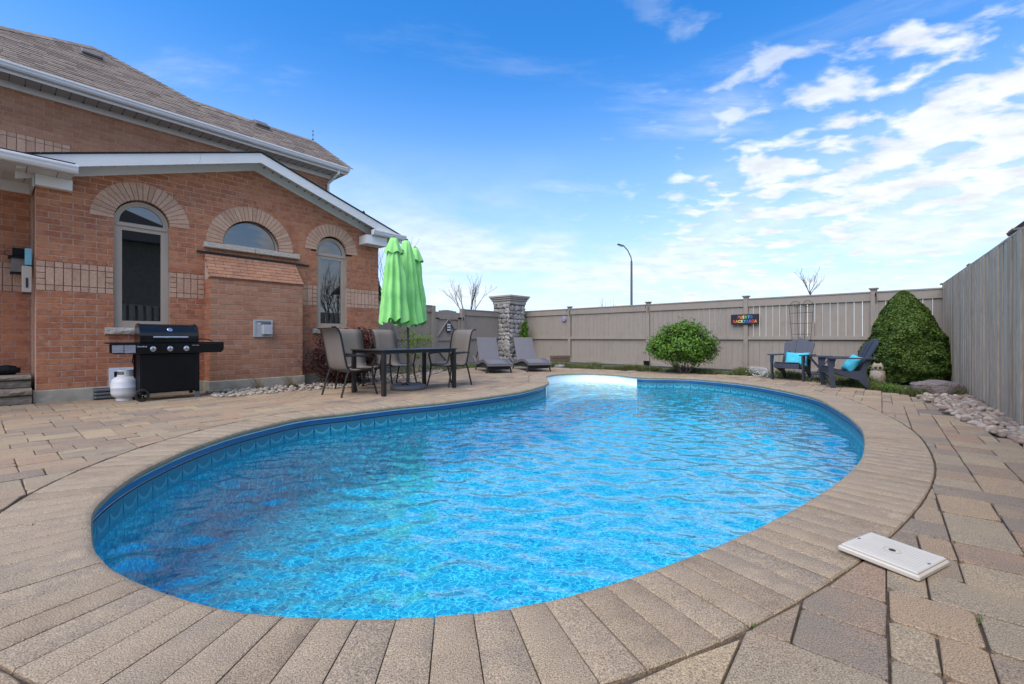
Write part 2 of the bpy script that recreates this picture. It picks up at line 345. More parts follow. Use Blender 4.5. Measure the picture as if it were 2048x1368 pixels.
# ------------------------------------------------------------ pool outline
near = [(158,1093),(175,1121),(196.5,1144),(246,1170),(292,1188.5),(341,1205),(420,1227),(520,1240),(640,1246),(760,1247),(900,1240),(1020,1226),(1150,1199),(1260,1167),(1370,1128),(1480,1083),(1560,1045),(1640,1000),(1700,958),(1740,910)]
far = [(1738,874),(1711.6,845),(1685,827),(1632,799.5),(1553,781),(1475,768.5),(1377.6,759.7)]
left = [(1049,785),(990,795),(893,808),(795,818),(698,830),(600,842),(491,867.5),(430,886),(368,909),(307,936.6),(261,961),(215,992),(184,1019.5),(160,1052)]
bay = [(3.38,10.94),(3.10,11.2),(2.66,11.95),(1.95,12.28),(1.28,12.0),(.84,11.25),(.78,10.3),(.70,9.35)]
ctrl = [gp(*p) for p in near] + [gp(x, y, -.06) for x, y in far] + bay + [gp(x, y, -.06) for x, y in left]
def catmull(P, k=10):
    out = []; n = len(P)
    for i in range(n):
        p0, p1, p2, p3 = (Vector((*P[(i + j - 1) % n], 0)) for j in range(4))
        for q in range(k):
            t = q / k
            out.append(.5 * ((2 * p1) + (-p0 + p2) * t + (2 * p0 - 5 * p1 + 4 * p2 - p3) * t * t + (-p0 + 3 * p1 - 3 * p2 + p3) * t ** 3))
    return out
def resample(P, step):
    n = len(P); L_ = [0]
    for i in range(n): L_.append(L_[-1] + (P[(i + 1) % n] - P[i]).length)
    tot = L_[-1]; k = max(8, int(round(tot / step))); out = []; j = 0
    for q in range(k):
        s = tot * q / k
        while L_[j + 1] < s: j += 1
        t = (s - L_[j]) / (L_[j + 1] - L_[j] + 1e-9); out.append(P[j].lerp(P[(j + 1) % n], t))
    return out, tot
NS = 4                                   # outline samples per coping stone
OUT, TOT = resample(catmull(ctrl), .132 / NS)
OUT, TOT = resample(catmull(ctrl), TOT / (NS * round(TOT / .132)))
def lap(P, it):
    P = list(P)
    for _ in range(it): P = [(P[i - 1] + P[i] * 2 + P[(i + 1) % len(P)]) / 4 for i in range(len(P))]
    return P
OUT = lap(OUT, 5)
def normals(P):
    r = []
    for i in range(len(P)):
        d = (P[(i + 1) % len(P)] - P[i - 1]).normalized(); r.append(Vector((d.y, -d.x, 0)))
    return r
area = sum(OUT[i].x * OUT[(i + 1) % len(OUT)].y - OUT[(i + 1) % len(OUT)].x * OUT[i].y for i in range(len(OUT)))
NO = normals(OUT)
if area < 0: NO = [-n for n in NO]
CW = .382
RING = [p + n * CW for p, n in zip(OUT, NO)]
RING = lap(RING, 60)
nO = len(OUT)
npO = np.array([(p.x, p.y) for p in OUT]); npR = np.array([(p.x, p.y) for p in RING])
def inside(pts, poly):
    x, y = pts[:, 0], pts[:, 1]; c = np.zeros(len(pts), bool); n = len(poly)
    for i in range(n):
        x1, y1 = poly[i]; x2, y2 = poly[(i + 1) % n]
        if y1 == y2: continue
        k = ((y1 > y) != (y2 > y)) & (x < (x2 - x1) * (y - y1) / (y2 - y1) + x1); c ^= k
    return c

# ------------------------------------------------------------ ground, patio
PATIO = [(-11, -2.9), (-1.0, -2.9), (.15, -1.42), (2.04, .91), (3.93, 3.24), gp(2048, 890), gp(1960, 858), gp(1900, 826), gp(1840, 795), gp(1790, 786), gp(1700, 773), gp(1600, 760.5), gp(1490, 751), gp(1380, 746), gp(1300, 743), gp(1190, 738), gp(1100, 735), gp(1000, 733), (-1.5, 13.9), (-2.15, 12.6), (-2.75, 10.6), (-3.35, 9.0), (-4.3, 8.0), (-5.05, 7.35), (-5.3, 8.0), (-6.93, 6.56), (-11, 1.9)]
BIG = [(-700, -700), (700, -700), (700, 900), (-700, 900)]
def fill(polys, z, name, m, kind='structure'):
    vs = [(p[0], p[1], z) for poly in polys for p in poly]
    tr = tessellate_polygon([[Vector((p[0], p[1], 0)) for p in poly] for poly in polys])
    fs = []
    for t in tr:
        a, b, c = (Vector(vs[i]) for i in t)
        fs.append(tuple(t) if (b - a).cross(c - a).z > 0 else tuple(t)[::-1])
    o = MB().add(vs, fs).build(name, m); o['kind'] = kind; return o
def wob(P, amp, step=.25):
    out = []
    for i in range(len(P)):
        a = Vector((*P[i], 0)); b = Vector((*P[(i + 1) % len(P)], 0)); k = max(1, int((b - a).length / step)) if (b - a).length < 8 else 1
        for q in range(k):
            p = a.lerp(b, q / k); o = noise.noise(p * 2.1) * amp; out.append((p.x + o, p.y + o))
    return out
fill([BIG, PATIO], -.03, 'ground', M['soil'])
patio = fill([PATIO, [(p.x, p.y) for p in (p + n * .004 for p, n in zip(OUT, NO))]], -.018, 'patio', M['sand'])

# ------------------------------------------------------------ pavers
PA = R(50.4); ca, sa = math.cos(PA), math.sin(PA)
def toW(a, b): return (a * ca - b * sa, a * sa + b * ca)
U = .118; GA = (-9, 17); GB = (-13, 11)
na, nb = int((GA[1] - GA[0]) / U), int((GB[1] - GB[0]) / U)
occ = np.zeros((na, nb), bool); rects = []
rnd = random.Random(11)
sizes = [(4, 2)] * 2 + [(3, 2)] * 6 + [(2, 2)] * 4 + [(2, 3)] * 2 + [(2, 1)] * 2 + [(3, 3)] * 1 + [(2, 4)] * 1
ap = np.array(PATIO); centers = []
for i in range(na):
    for j in range(nb):
        if occ[i, j]: continue
        opts = sizes[:]; rnd.shuffle(opts); opts += [(2, 1), (1, 2), (1, 1)]
        for (p, q) in opts:
            if i + p <= na and j + q <= nb and not occ[i:i + p, j:j + q].any():
                occ[i:i + p, j:j + q] = True; rects.append((i, j, p, q)); break
ctr = np.array([toW(GA[0] + (i + p / 2) * U, GB[0] + (j + q / 2) * U) for i, j, p, q in rects])
keep = inside(ctr, ap) & ~inside(ctr, npR)
# keep also rectangles whose centre is just inside the coping but that stick out
def clip(poly, p, n):
    out = []
    for i in range(len(poly)):
        a, b = poly[i], poly[(i + 1) % len(poly)]
        da = (a[0] - p[0]) * n[0] + (a[1] - p[1]) * n[1]; db = (b[0] - p[0]) * n[0] + (b[1] - p[1]) * n[1]
        if da >= 0: out.append(a)
        if (da >= 0) != (db >= 0):
            t = da / (da - db); out.append((a[0] + (b[0] - a[0]) * t, a[1] + (b[1] - a[1]) * t))
    return out
RN = normals(RING)
if area < 0: RN = [-n for n in RN]
lidc = (1.64, 1.925)
pav = []
for k, (i, j, p, q) in enumerate(rects):
    c = ctr[k]
    if c[0] < -10.5 or c[1] < -1.2 or c[0] > 7.4 or c[1] > 15: continue
    if c[1] < 0.3 and (c[0] < -3 or c[0] > 3): continue
    d2 = ((npR - c) ** 2).sum(1); m_ = int(d2.argmin()); dist = math.sqrt(d2[m_])
    ins = (c[0] - RING[m_].x) * RN[m_].x + (c[1] - RING[m_].y) * RN[m_].y < 0
    if not inside(c[None], ap)[0]: continue
    if ins and dist > .30: continue
    g = .0035
    a0, a1, b0, b1 = GA[0] + i * U + g, GA[0] + (i + p) * U - g, GB[0] + j * U + g, GB[0] + (j + q) * U - g
    jt = lambda: rnd.uniform(-.0035, .0035)
    cr = rnd.uniform(.008, .02)
    poly = [(a0 + cr, b0 + jt()), (a1 - cr, b0 + jt()), (a1 + jt(), b0 + cr), (a1 + jt(), b1 - cr), (a1 - cr, b1 + jt()), (a0 + cr, b1 + jt()), (a0 + jt(), b1 - cr), (a0 + jt(), b0 + cr)]
    poly = [toW(*v) for v in poly]; cut = False
    if dist < .40:
        for mm in (m_, (m_ + 4) % nO, (m_ - 4) % nO):
            P = RING[mm] + RN[mm] * .006; n0 = len(poly)
            nw = clip(poly, P, RN[mm])
            if nw != poly: cut = True
            poly = nw
            if len(poly) < 3: break
    if len(poly) < 3: continue
    ar = abs(sum(poly[i][0] * poly[(i + 1) % len(poly)][1] - poly[(i + 1) % len(poly)][0] * poly[i][1] for i in range(len(poly)))) / 2
    if ar < .0012: continue
    pav.append((poly, c, ar))
def seen_size(c, ar):
    if c[1] < .9 or abs(c[0] / c[1]) > 1.2: return 0
    return ar * CH / c[1] ** 3
pav.sort(key=lambda t: -seen_size(t[1], t[2]))
rest = MB()
for k, (poly, c, ar) in enumerate(pav):
    n = len(poly); zt = rnd.uniform(-.0025, .0015); tx, ty = rnd.uniform(-.012, .012), rnd.uniform(-.012, .012)
    if k < 300:
        cx, cy = sum(p[0] for p in poly) / n, sum(p[1] for p in poly) / n
        pl = [(p[0] - cx, p[1] - cy) for p in poly]; dz = [p[0] * tx + p[1] * ty for p in pl]
        MB().prism(pl, -.05, zt, .004, dz).build('paver', M['paver'], patio, loc=(cx, cy, 0))
    else:
        dz = [(p[0] - c[0]) * tx + (p[1] - c[1]) * ty for p in poly]; rest.prism(poly, -.05, zt, .004, dz)
rest.build('paver_field', M['paver'], patio, kind='stuff')

# ------------------------------------------------------------ pool
FLOOR = -1.0
def liner_mat():
    m = bpy.data.materials.new('pool_liner_print_caustics'); m.use_nodes = True; t = m.node_tree; n = t.nodes; l = t.links; b = n['Principled BSDF']
    b.inputs['Roughness'].default_value = .5
    g = n.new('ShaderNodeNewGeometry')
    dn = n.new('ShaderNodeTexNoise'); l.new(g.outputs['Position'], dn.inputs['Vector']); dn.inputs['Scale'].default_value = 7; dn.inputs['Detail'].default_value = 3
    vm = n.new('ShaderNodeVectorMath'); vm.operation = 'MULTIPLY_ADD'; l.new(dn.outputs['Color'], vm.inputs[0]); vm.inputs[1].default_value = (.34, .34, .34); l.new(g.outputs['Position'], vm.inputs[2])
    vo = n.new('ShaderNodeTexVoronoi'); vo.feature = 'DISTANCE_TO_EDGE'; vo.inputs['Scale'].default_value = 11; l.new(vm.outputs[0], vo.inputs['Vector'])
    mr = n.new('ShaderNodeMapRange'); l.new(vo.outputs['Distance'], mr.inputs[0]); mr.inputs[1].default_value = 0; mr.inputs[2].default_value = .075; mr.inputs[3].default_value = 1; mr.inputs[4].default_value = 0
    n2 = n.new('ShaderNodeTexNoise'); l.new(vm.outputs[0], n2.inputs['Vector']); n2.inputs['Scale'].default_value = 16; n2.inputs['Detail'].default_value = 4; n2.inputs['Roughness'].default_value = .7
    rp = n.new('ShaderNodeValToRGB'); l.new(n2.outputs[0], rp.inputs[0]); e = rp.color_ramp.elements
    e[0].position = .34; e[0].color = (.002, .17, .36, 1); e[1].position = .62; e[1].color = (.008, .52, .64, 1)
    e3 = e.new(.47); e3.color = (.003, .36, .53, 1)
    mx_ = n.new('ShaderNodeMix'); mx_.data_type = 'RGBA'; l.new(mth('MULTIPLY', mr.outputs[0], .9, tree=t), mx_.inputs[0]); l.new(rp.outputs[0], mx_.inputs[6]); mx_.inputs[7].default_value = (.26, .92, .95, 1)  # bright cell-edge lines: water caustics painted over the mottled print
    l.new(mx_.outputs[2], b.inputs['Base Color'])
    return m
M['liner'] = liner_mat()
def shell_mat():
    m = bpy.data.materials.new('liner_border_print'); m.use_nodes = True; t = m.node_tree; n = t.nodes; l = t.links; b = n['Principled BSDF']
    b.inputs['Roughness'].default_value = .4
    uv = n.new('ShaderNodeUVMap'); s = n.new('ShaderNodeSeparateXYZ'); l.new(uv.outputs[0], s.inputs[0])
    q = lambda *a, **k: mth(*a, tree=t, **k)
    f = q('FRACT', s.outputs[0]); d = q('ABSOLUTE', q('SUBTRACT', f, .5))           # 0 at the middle of a scallop, .5 at its ends
    arc = q('SUBTRACT', .30, q('MULTIPLY', q('MULTIPLY', d, d), -1.6))               # scallop edge height
    lower = q('GREATER_THAN', arc, s.outputs[1])
    line = q('LESS_THAN', q('ABSOLUTE', q('SUBTRACT', arc, s.outputs[1])), .07)
    dia = q('LESS_THAN', q('ADD', q('MULTIPLY', q('SUBTRACT', .5, d), 8), q('ABSOLUTE', q('SUBTRACT', s.outputs[1], .52))), .42)
    no = n.new('ShaderNodeTexNoise'); l.new(uv.outputs[0], no.inputs['Vector']); no.inputs['Scale'].default_value = 12; no.inputs['Detail'].default_value = 3
    dots = q('GREATER_THAN', no.outputs[0], .64)
    def mixc(fac, a, bb):
        x = n.new('ShaderNodeMix'); x.data_type = 'RGBA'; l.new(fac, x.inputs[0])
        for v, i in ((a, 6), (bb, 7)):
            if isinstance(v, tuple): x.inputs[i].default_value = (*v, 1)
            else: l.new(v, x.inputs[i])
        return x.outputs[2]
    c = mixc(lower, (.025, .17, .24), (.012, .27, .36)); c = mixc(line, c, (.07, .34, .42)); c = mixc(dots, c, (.01, .10, .20)); c = mixc(dia, c, (.005, .05, .14))
    l.new(c, b.inputs['Base Color']); return m
M['shell'] = shell_mat()
def band(z0, z1, off, name, m, kind=None, parent=None, uv=False, i0=0, i1=None, rows=1):
    idx = list(range(i0, (i1 if i1 is not None else nO))); closed = i1 is None
    if closed: idx.append(0)
    vs = []; n_ = len(idx)
    for r_ in range(rows + 1):
        z = z0 + (z1 - z0) * r_ / rows
        for i in idx: p = OUT[i] + NO[i] * off; vs.append((p.x, p.y, z))
    fs = [(r_ * n_ + j, (r_ + 1) * n_ + j, (r_ + 1) * n_ + j + 1, r_ * n_ + j + 1) for r_ in range(rows) for j in range(n_ - 1)]
    o = MB().add(vs, fs).build(name, m, parent, smooth=True, kind=kind)
    if uv:
        uvl = o.data.uv_layers.new(name='UVMap'); st = TOT / nO / .20
        for lp in o.data.loops:
            vi = lp.vertex_index; uvl.data[lp.index].uv = ((vi % n_) * st, 1 - vi // n_)
    return o
fl = [(p.x, p.y) for p in (OUT[i] + NO[i] * .0 for i in range(nO))]
# index range of the step bay (white) on the outline
bs = min(range(nO), key=lambda i: (OUT[i] - Vector((3.14, 11.15, 0))).length); be = min(range(nO), key=lambda i: (OUT[i] - Vector((.70, 9.35, 0))).length)
b0, b1 = min(bs, be), max(bs, be)
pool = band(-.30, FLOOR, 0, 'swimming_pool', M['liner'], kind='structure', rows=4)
cen = Vector((sum(p.x for p in OUT) / nO, sum(p.y for p in OUT) / nO, 0))
rings = MB(); vs = []; K = 8; idx = list(range(0, nO, 2)); nn = len(idx)
for k in range(K + 1):
    s = 1 - k / K
    for i in idx: p = cen + (OUT[i] - cen) * s; vs.append((p.x, p.y, FLOOR - .28 * (1 - s * s)))
fs = [(k * nn + j, k * nn + (j + 1) % nn, (k + 1) * nn + (j + 1) % nn, (k + 1) * nn + j) for k in range(K) for j in range(nn)]
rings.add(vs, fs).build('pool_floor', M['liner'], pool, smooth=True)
band(-.055, -.078, -.004, 'bead_track', M['bead'], parent=pool)
band(-.078, -.128, 0, 'tile_band', M['blue'], parent=pool)
band(-.128, -.30, -.001, 'shell_border', M['shell'], parent=pool, uv=True)
band(-.128, -.140, -.004, 'border_line', M['signb'], parent=pool)
# coping stones
def coping_stone(i0):
    vs = []; prof = [(.05, -.062, 0), (-.030, -.060, 0), (-.046, -.048, 0), (-.052, -.030, 0), (-.046, -.013, 1), (-.030, -.003, 1), (-.008, 0, 1), (.12, 0, 1), (.26, 0, 1), (CW - .008, 0, 1), (CW - .002, -.006, 1), (CW - .002, -.05, 0)]
    zt = rnd.uniform(-.002, .001); cuts = [.06, .28, 2, 3.72, 3.94]
    cx = OUT[(i0 + 2) % nO]
    for ci, cc in enumerate(cuts):
        fi = i0 + cc; a = int(fi) % nO; b = (a + 1) % nO; t = fi - int(fi)
        P = OUT[a].lerp(OUT[b], t); Q = RING[a].lerp(RING[b], t)
        # keep the seam gap constant outwards
        d = (Q - P)
        for r_, z, up in prof:
            p = P + d * (r_ / CW); lo = -.0035 if ci in (0, 4) else 0
            vs.append((p.x - cx.x, p.y - cx.y, z + zt + lo * up))
    n = len(prof); fs = []
    for c_ in range(4):
        for j in range(n): fs.append((c_ * n + j, c_ * n + (j + 1) % n, (c_ + 1) * n + (j + 1) % n, (c_ + 1) * n + j))
    fs += [tuple(range(n))[::-1], tuple(range(4 * n, 5 * n))]
    o = MB().add(vs, fs).build('coping_stone', M['coping'], pool, loc=(cx.x, cx.y, 0)); autosmooth(o, 35)
    bm = bmesh.new(); bm.from_mesh(o.data); bmesh.ops.recalc_face_normals(bm, faces=bm.faces); bm.to_mesh(o.data); bm.free()
for i in range(0, nO, NS): coping_stone(i)
# moulded steps in the bay
stp = MB(); bayp = OUT[b0:b1 + 1]
vs = []
for z in (-.06, FLOOR):
    for i in range(b0, b1 + 1): p = OUT[i] - NO[i] * .012; vs.append((p.x, p.y, z))
m_ = b1 - b0 + 1
steps = MB().add(vs, [(j, m_ + j, m_ + j + 1, j + 1) for j in range(m_ - 1)]).build('step_wall', M['acryl'], pool, smooth=True)
A_, B_ = OUT[b0], OUT[b1]
for k, (z, fr) in enumerate([(-.275, .26), (-.38, .44), (-.49, .60)]):
    tr = MB(); half = len(bayp)
    poly = [(p.x, p.y) for p in bayp]
    # front edge of the tread: an arc concentric with the back, moved towards the pool
    n_ = 24; front = []
    for q in range(n_ + 1):
        t = q / n_; c = A_.lerp(B_, t); back = bayp[int(t * (len(bayp) - 1))]
        bl = back.lerp(c, fr) if 0 < t < 1 else (bayp[0] if t == 0 else bayp[-1])
        front.append(bl)
    top = []
    for q in range(n_ + 1):
        b = bayp[int(q / n_ * (len(bayp) - 1))]; top.append(b)
    vs = [(p.x, p.y, z) for p in top] + [(p.x, p.y, z) for p in front] + [(p.x, p.y, z - .01) for p in front] + [(p.x, p.y, z - .115) for p in front]
    n1 = n_ + 1; fs = []
    for r_ in range(3): fs += [(r_ * n1 + j, r_ * n1 + j + 1, (r_ + 1) * n1 + j + 1, (r_ + 1) * n1 + j) for j in range(n_)]
    tr.add(vs, fs).build('step_tread', M['acryl'], pool)
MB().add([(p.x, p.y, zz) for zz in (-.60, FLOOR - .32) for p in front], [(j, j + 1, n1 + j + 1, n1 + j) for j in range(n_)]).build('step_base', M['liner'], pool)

# water
WZ = -.255
def water_mat():
    m = bpy.data.materials.new('pool_water'); m.use_nodes = True; t = m.node_tree; n = t.nodes; l = t.links; n.remove(n['Principled BSDF'])
    tr = n.new('ShaderNodeBsdfTransparent'); tr.inputs[0].default_value = (.66, .97, 1.0, 1)
    gl = n.new('ShaderNodeBsdfGlossy'); gl.inputs['Roughness'].default_value = .008
    g = n.new('ShaderNodeNewGeometry')
    n1 = n.new('ShaderNodeTexNoise'); mp = n.new('ShaderNodeMapping'); mp.inputs['Rotation'].default_value = (0, 0, R(20)); mp.inputs['Scale'].default_value = (1, 1.5, 1); l.new(g.outputs['Position'], mp.inputs[0]); l.new(mp.outputs[0], n1.inputs['Vector'])
    n1.inputs['Scale'].default_value = 12; n1.inputs['Detail'].default_value = 3; n1.inputs['Roughness'].default_value = .5; n1.inputs['Distortion'].default_value = .6
    bu = n.new('ShaderNodeBump'); bu.inputs['Strength'].default_value = .35; bu.inputs['Distance'].default_value = .014; l.new(n1.outputs[0], bu.inputs['Height'])
    l.new(bu.outputs[0], gl.inputs['Normal'])
    dt = n.new('ShaderNodeVectorMath'); dt.operation = 'DOT_PRODUCT'; l.new(g.outputs['Incoming'], dt.inputs[0]); l.new(bu.outputs[0], dt.inputs[1])
    cs = mth('SUBTRACT', 1.0, mth('ABSOLUTE', dt.outputs['Value'], tree=t), tree=t, clamp=True)
    fac = mth('MULTIPLY_ADD', mth('POWER', cs, 2.45, tree=t), .90, .07, tree=t, clamp=True)
    ms = n.new('ShaderNodeMixShader'); l.new(fac, ms.inputs[0]); l.new(tr.outputs[0], ms.inputs[1]); l.new(gl.outputs[0], ms.inputs[2])
    l.new(ms.outputs[0], n['Material Output'].inputs[0]); return m
M['water'] = water_mat()
step = .03; xs = np.arange(-3.1, 5.5, step); ys = np.arange(1.3, 12.5, step)
X, Y = np.meshgrid(xs, ys); Z = np.zeros_like(X)
wr = np.random.RandomState(3)
for k in range(60):
    lam = wr.uniform(.07, .36); a = wr.normal(R(70), .75); ph = wr.uniform(0, 6.28); amp = .0044 * lam
    kx, ky = math.cos(a) * 2 * math.pi / lam, math.sin(a) * 2 * math.pi / lam
    Z += amp * np.sin(kx * X + ky * Y + ph + 1.2 * np.sin(.9 * X + 1.3 * Y + k))
inn = inside(np.c_[X.ravel(), Y.ravel()], np.array([(p.x, p.y) for p in (OUT[i] + NO[i] * .05 for i in range(nO))])).reshape(X.shape)
fc = inn[:-1, :-1] | inn[1:, :-1] | inn[:-1, 1:] | inn[1:, 1:]
I = np.arange(X.size).reshape(X.shape); q = np.stack([I[:-1, :-1][fc], I[:-1, 1:][fc], I[1:, 1:][fc], I[1:, :-1][fc]], 1)
used, inv = np.unique(q, return_inverse=True); q = inv.reshape(q.shape)
V = np.stack([X.ravel()[used], Y.ravel()[used], Z.ravel()[used] + WZ], 1)
me = bpy.data.meshes.new('pool_water'); me.from_pydata(V.tolist(), [], q.tolist()); me.materials.append(M['water']); me.polygons.foreach_set('use_smooth', [True] * len(me.polygons)); me.update()
link('pool_water', me, kind='structure')

#@@HOUSE@@
# ------------------------------------------------------------ house
HU = Vector((.647, .762, 0)); HV = Vector((-.762, .647, 0)); H0 = Vector((-6.96, 6.50, 0)); HA = math.atan2(.762, .647)
def hray(x, y, a, b, c, d):
    """point of the plane a*t + b*y + c*z = d of the house frame seen at photo pixel (x, y)"""
    r_ = Vector(((x - 1024) / F, 1, (HY - y) / F)); o = Vector((0, 0, CH)) - H0
    to = lambda v: Vector((v.dot(HU), v.dot(HV), v.z))
    o, r_ = to(o), to(r_); n = Vector((a, b, c)); s = (d - n.dot(o)) / n.dot(r_); return o + r_ * s
house = thing('brick_house', 'red brick house with a low gabled wing, arched windows and brown shingle roof', 'house', H0, HA)
BR, BH = .262, .092                       # brick module
PITCH = .322; APT = 2.93
WINS = [(1.225, .365, 1.12, 2.86), (2.90, .51, 2.69, 2.70), (4.54, .35, 1.16, 2.84)]   # centre, half width, bottom, springing
RO = [.65, .775, .61]; ASP = [2.88, 2.72, 2.87]
def cut(z):
    """openings of the gable wall at height z (arches cut at mid voussoir)"""
    r_ = []
    for (c, hw, zb, zs), ro, za in zip(WINS, RO, ASP):
        if z < zb: continue
        if z < za: r_.append((c - hw, c + hw)); continue
        rm = (hw + ro) / 2
        if z < za + rm: wv = math.sqrt(rm * rm - (z - za) ** 2); r_.append((c - wv, c + wv))
    return r_
def sub(iv, cuts):
    out = [iv]
    for a, b in cuts:
        nx = []
        for p, q in out:
            if b <= p or a >= q: nx.append((p, q)); continue
            if a > p: nx.append((p, a))
            if b < q: nx.append((b, q))
        out = nx
    return out
gw = thing('gable_wall', None, None); gw.parent = house
back = MB(); bricks = []; jr = random.Random(5)
def brick_row(z, iv, y, off, store, cuts=(), bl=BR, bh=BH):
    a, b = iv; x = a - off
    while x < b:
        p, q = max(x, a), min(x + bl, b)
        for s, e in sub((p + .006, q - .006), cuts):
            if e - s > .02: store.append((s, e, y + jr.uniform(-.002, .002), z + .006, z + bh - .006))
        x += bl
def wall_rows(z0, z1, t0, t1, y, store, lim=True):
    k = 0; z = z0
    while z < z1 - .02:
        zc = z + BH / 2; a, b = t0, t1
        if lim and zc > 3.2:
            w_ = (4.23 + .12 - zc) / PITCH; a, b = max(t0, APT - w_), min(t1, APT + w_)
        if b - a > .1:
            cs = cut(zc) if lim else []
            brick_row(z, (a, b), y, (k % 2) * BR / 2, store, cs)
            if lim:
                for s, e in sub((a, b), cs): back.bx(s, e, y + .007, y + .12, z, z + BH + .0005)
        z += BH; k += 1
Z0 = .18; BZ0, BZ1 = 1.652, 2.092
wall_rows(Z0, BZ0 - .01, 0, 5.72, 0, bricks)
wall_rows(BZ1, 4.3, 0, 5.72, 0, bricks)
for z in np.arange(BZ0, BZ1, .044):
    for s, e in sub((0, 5.72), cut(z + .02)): back.bx(s, e, .007, .12, z, z + .0441)
back.build('mortar_wall', M['mortar'], gw)
# which bricks show largest
def px_of(t, y, z):
    p = H0 + HU * t + HV * y; return p.y
bricks.sort(key=lambda b: -((b[1] - b[0]) * (b[4] - b[3])) / px_of((b[0] + b[1]) / 2, 0, 1) ** 2)
cache = {}
def put_brick(b, name, m, parent, key=None):
    s, e, y, z0, z1 = b; k = (round(e - s, 3), round(z1 - z0, 3), m.name)
    if k not in cache: cache[k] = MB().box((0, 0, 0), (e - s, .05, z1 - z0), None, .003).mesh(name, m)
    return link(name, cache[k], parent, ((s + e) / 2, y + .025, (z0 + z1) / 2))
def many(lst, m, name, parent):
    mb = MB()
    for s, e, y, z0, z1 in lst: mb.bx(s, e, y, y + .03, z0, z1)
    return mb.build(name, m, parent, kind='stuff')
for b in bricks[:300]: put_brick(b, 'brick', M['brick'], gw)
many(bricks[300:], M['brick'], 'brick_field', gw)
# buff band: rowlocks, soldiers, rowlocks; quoined ends
def band_bricks(t0, t1, z0, y, store, cuts=(), ends=True, m=.096):
    for a, b in sub((t0, t1), cuts):
        if b - a < .08: continue
        e0 = a + .10 if ends else a; e1 = b - .10 if ends and b - a > .35 else b
        n = max(1, round((e1 - e0) / m)); w_ = (e1 - e0) / n
        if ends:
            for q in range(5):
                store.append((a + .005, a + .095, y, z0 + q * .088 + .005, z0 + q * .088 + .083))
                if e1 < b: store.append((b - .095, b - .005, y, z0 + q * .088 + .005, z0 + q * .088 + .083))
        for q in range(n):
            s = e0 + q * w_
            store += [(s + .005, s + w_ - .005, y, z0 + .005, z0 + .083), (s + .005, s + w_ - .005, y, z0 + .093, z0 + .347), (s + .005, s + w_ - .005, y, z0 + .357, z0 + .435)]
bb = []; band_bricks(0, 5.72, BZ0, -.003, bb, cut(1.9) + [(2.10, 3.76)])
for b in bb: put_brick(b, 'buff_brick', M['blonde'], gw)
bm2 = MB()
for s, e in sub((0, 5.72), cut(1.9) + [(2.10, 3.76)]): MB().bx(s + .001, e - .001, .0035, .0065, BZ0 + .001, BZ1 - .001).build('band_mortar', M['dmortar'], gw)
# plinth
MB().bx(-.03, 5.75, -.03, .12, -.05, Z0, .01).build('plinth', M['concrete'], house)
# side walls of the wing (end returns) and body behind
MB().bx(0, .10, .12, 3.0, 0, 3.3).bx(5.62, 5.72, .12, 3.0, 0, 3.3).build('return_wall', M['brickup'], house)

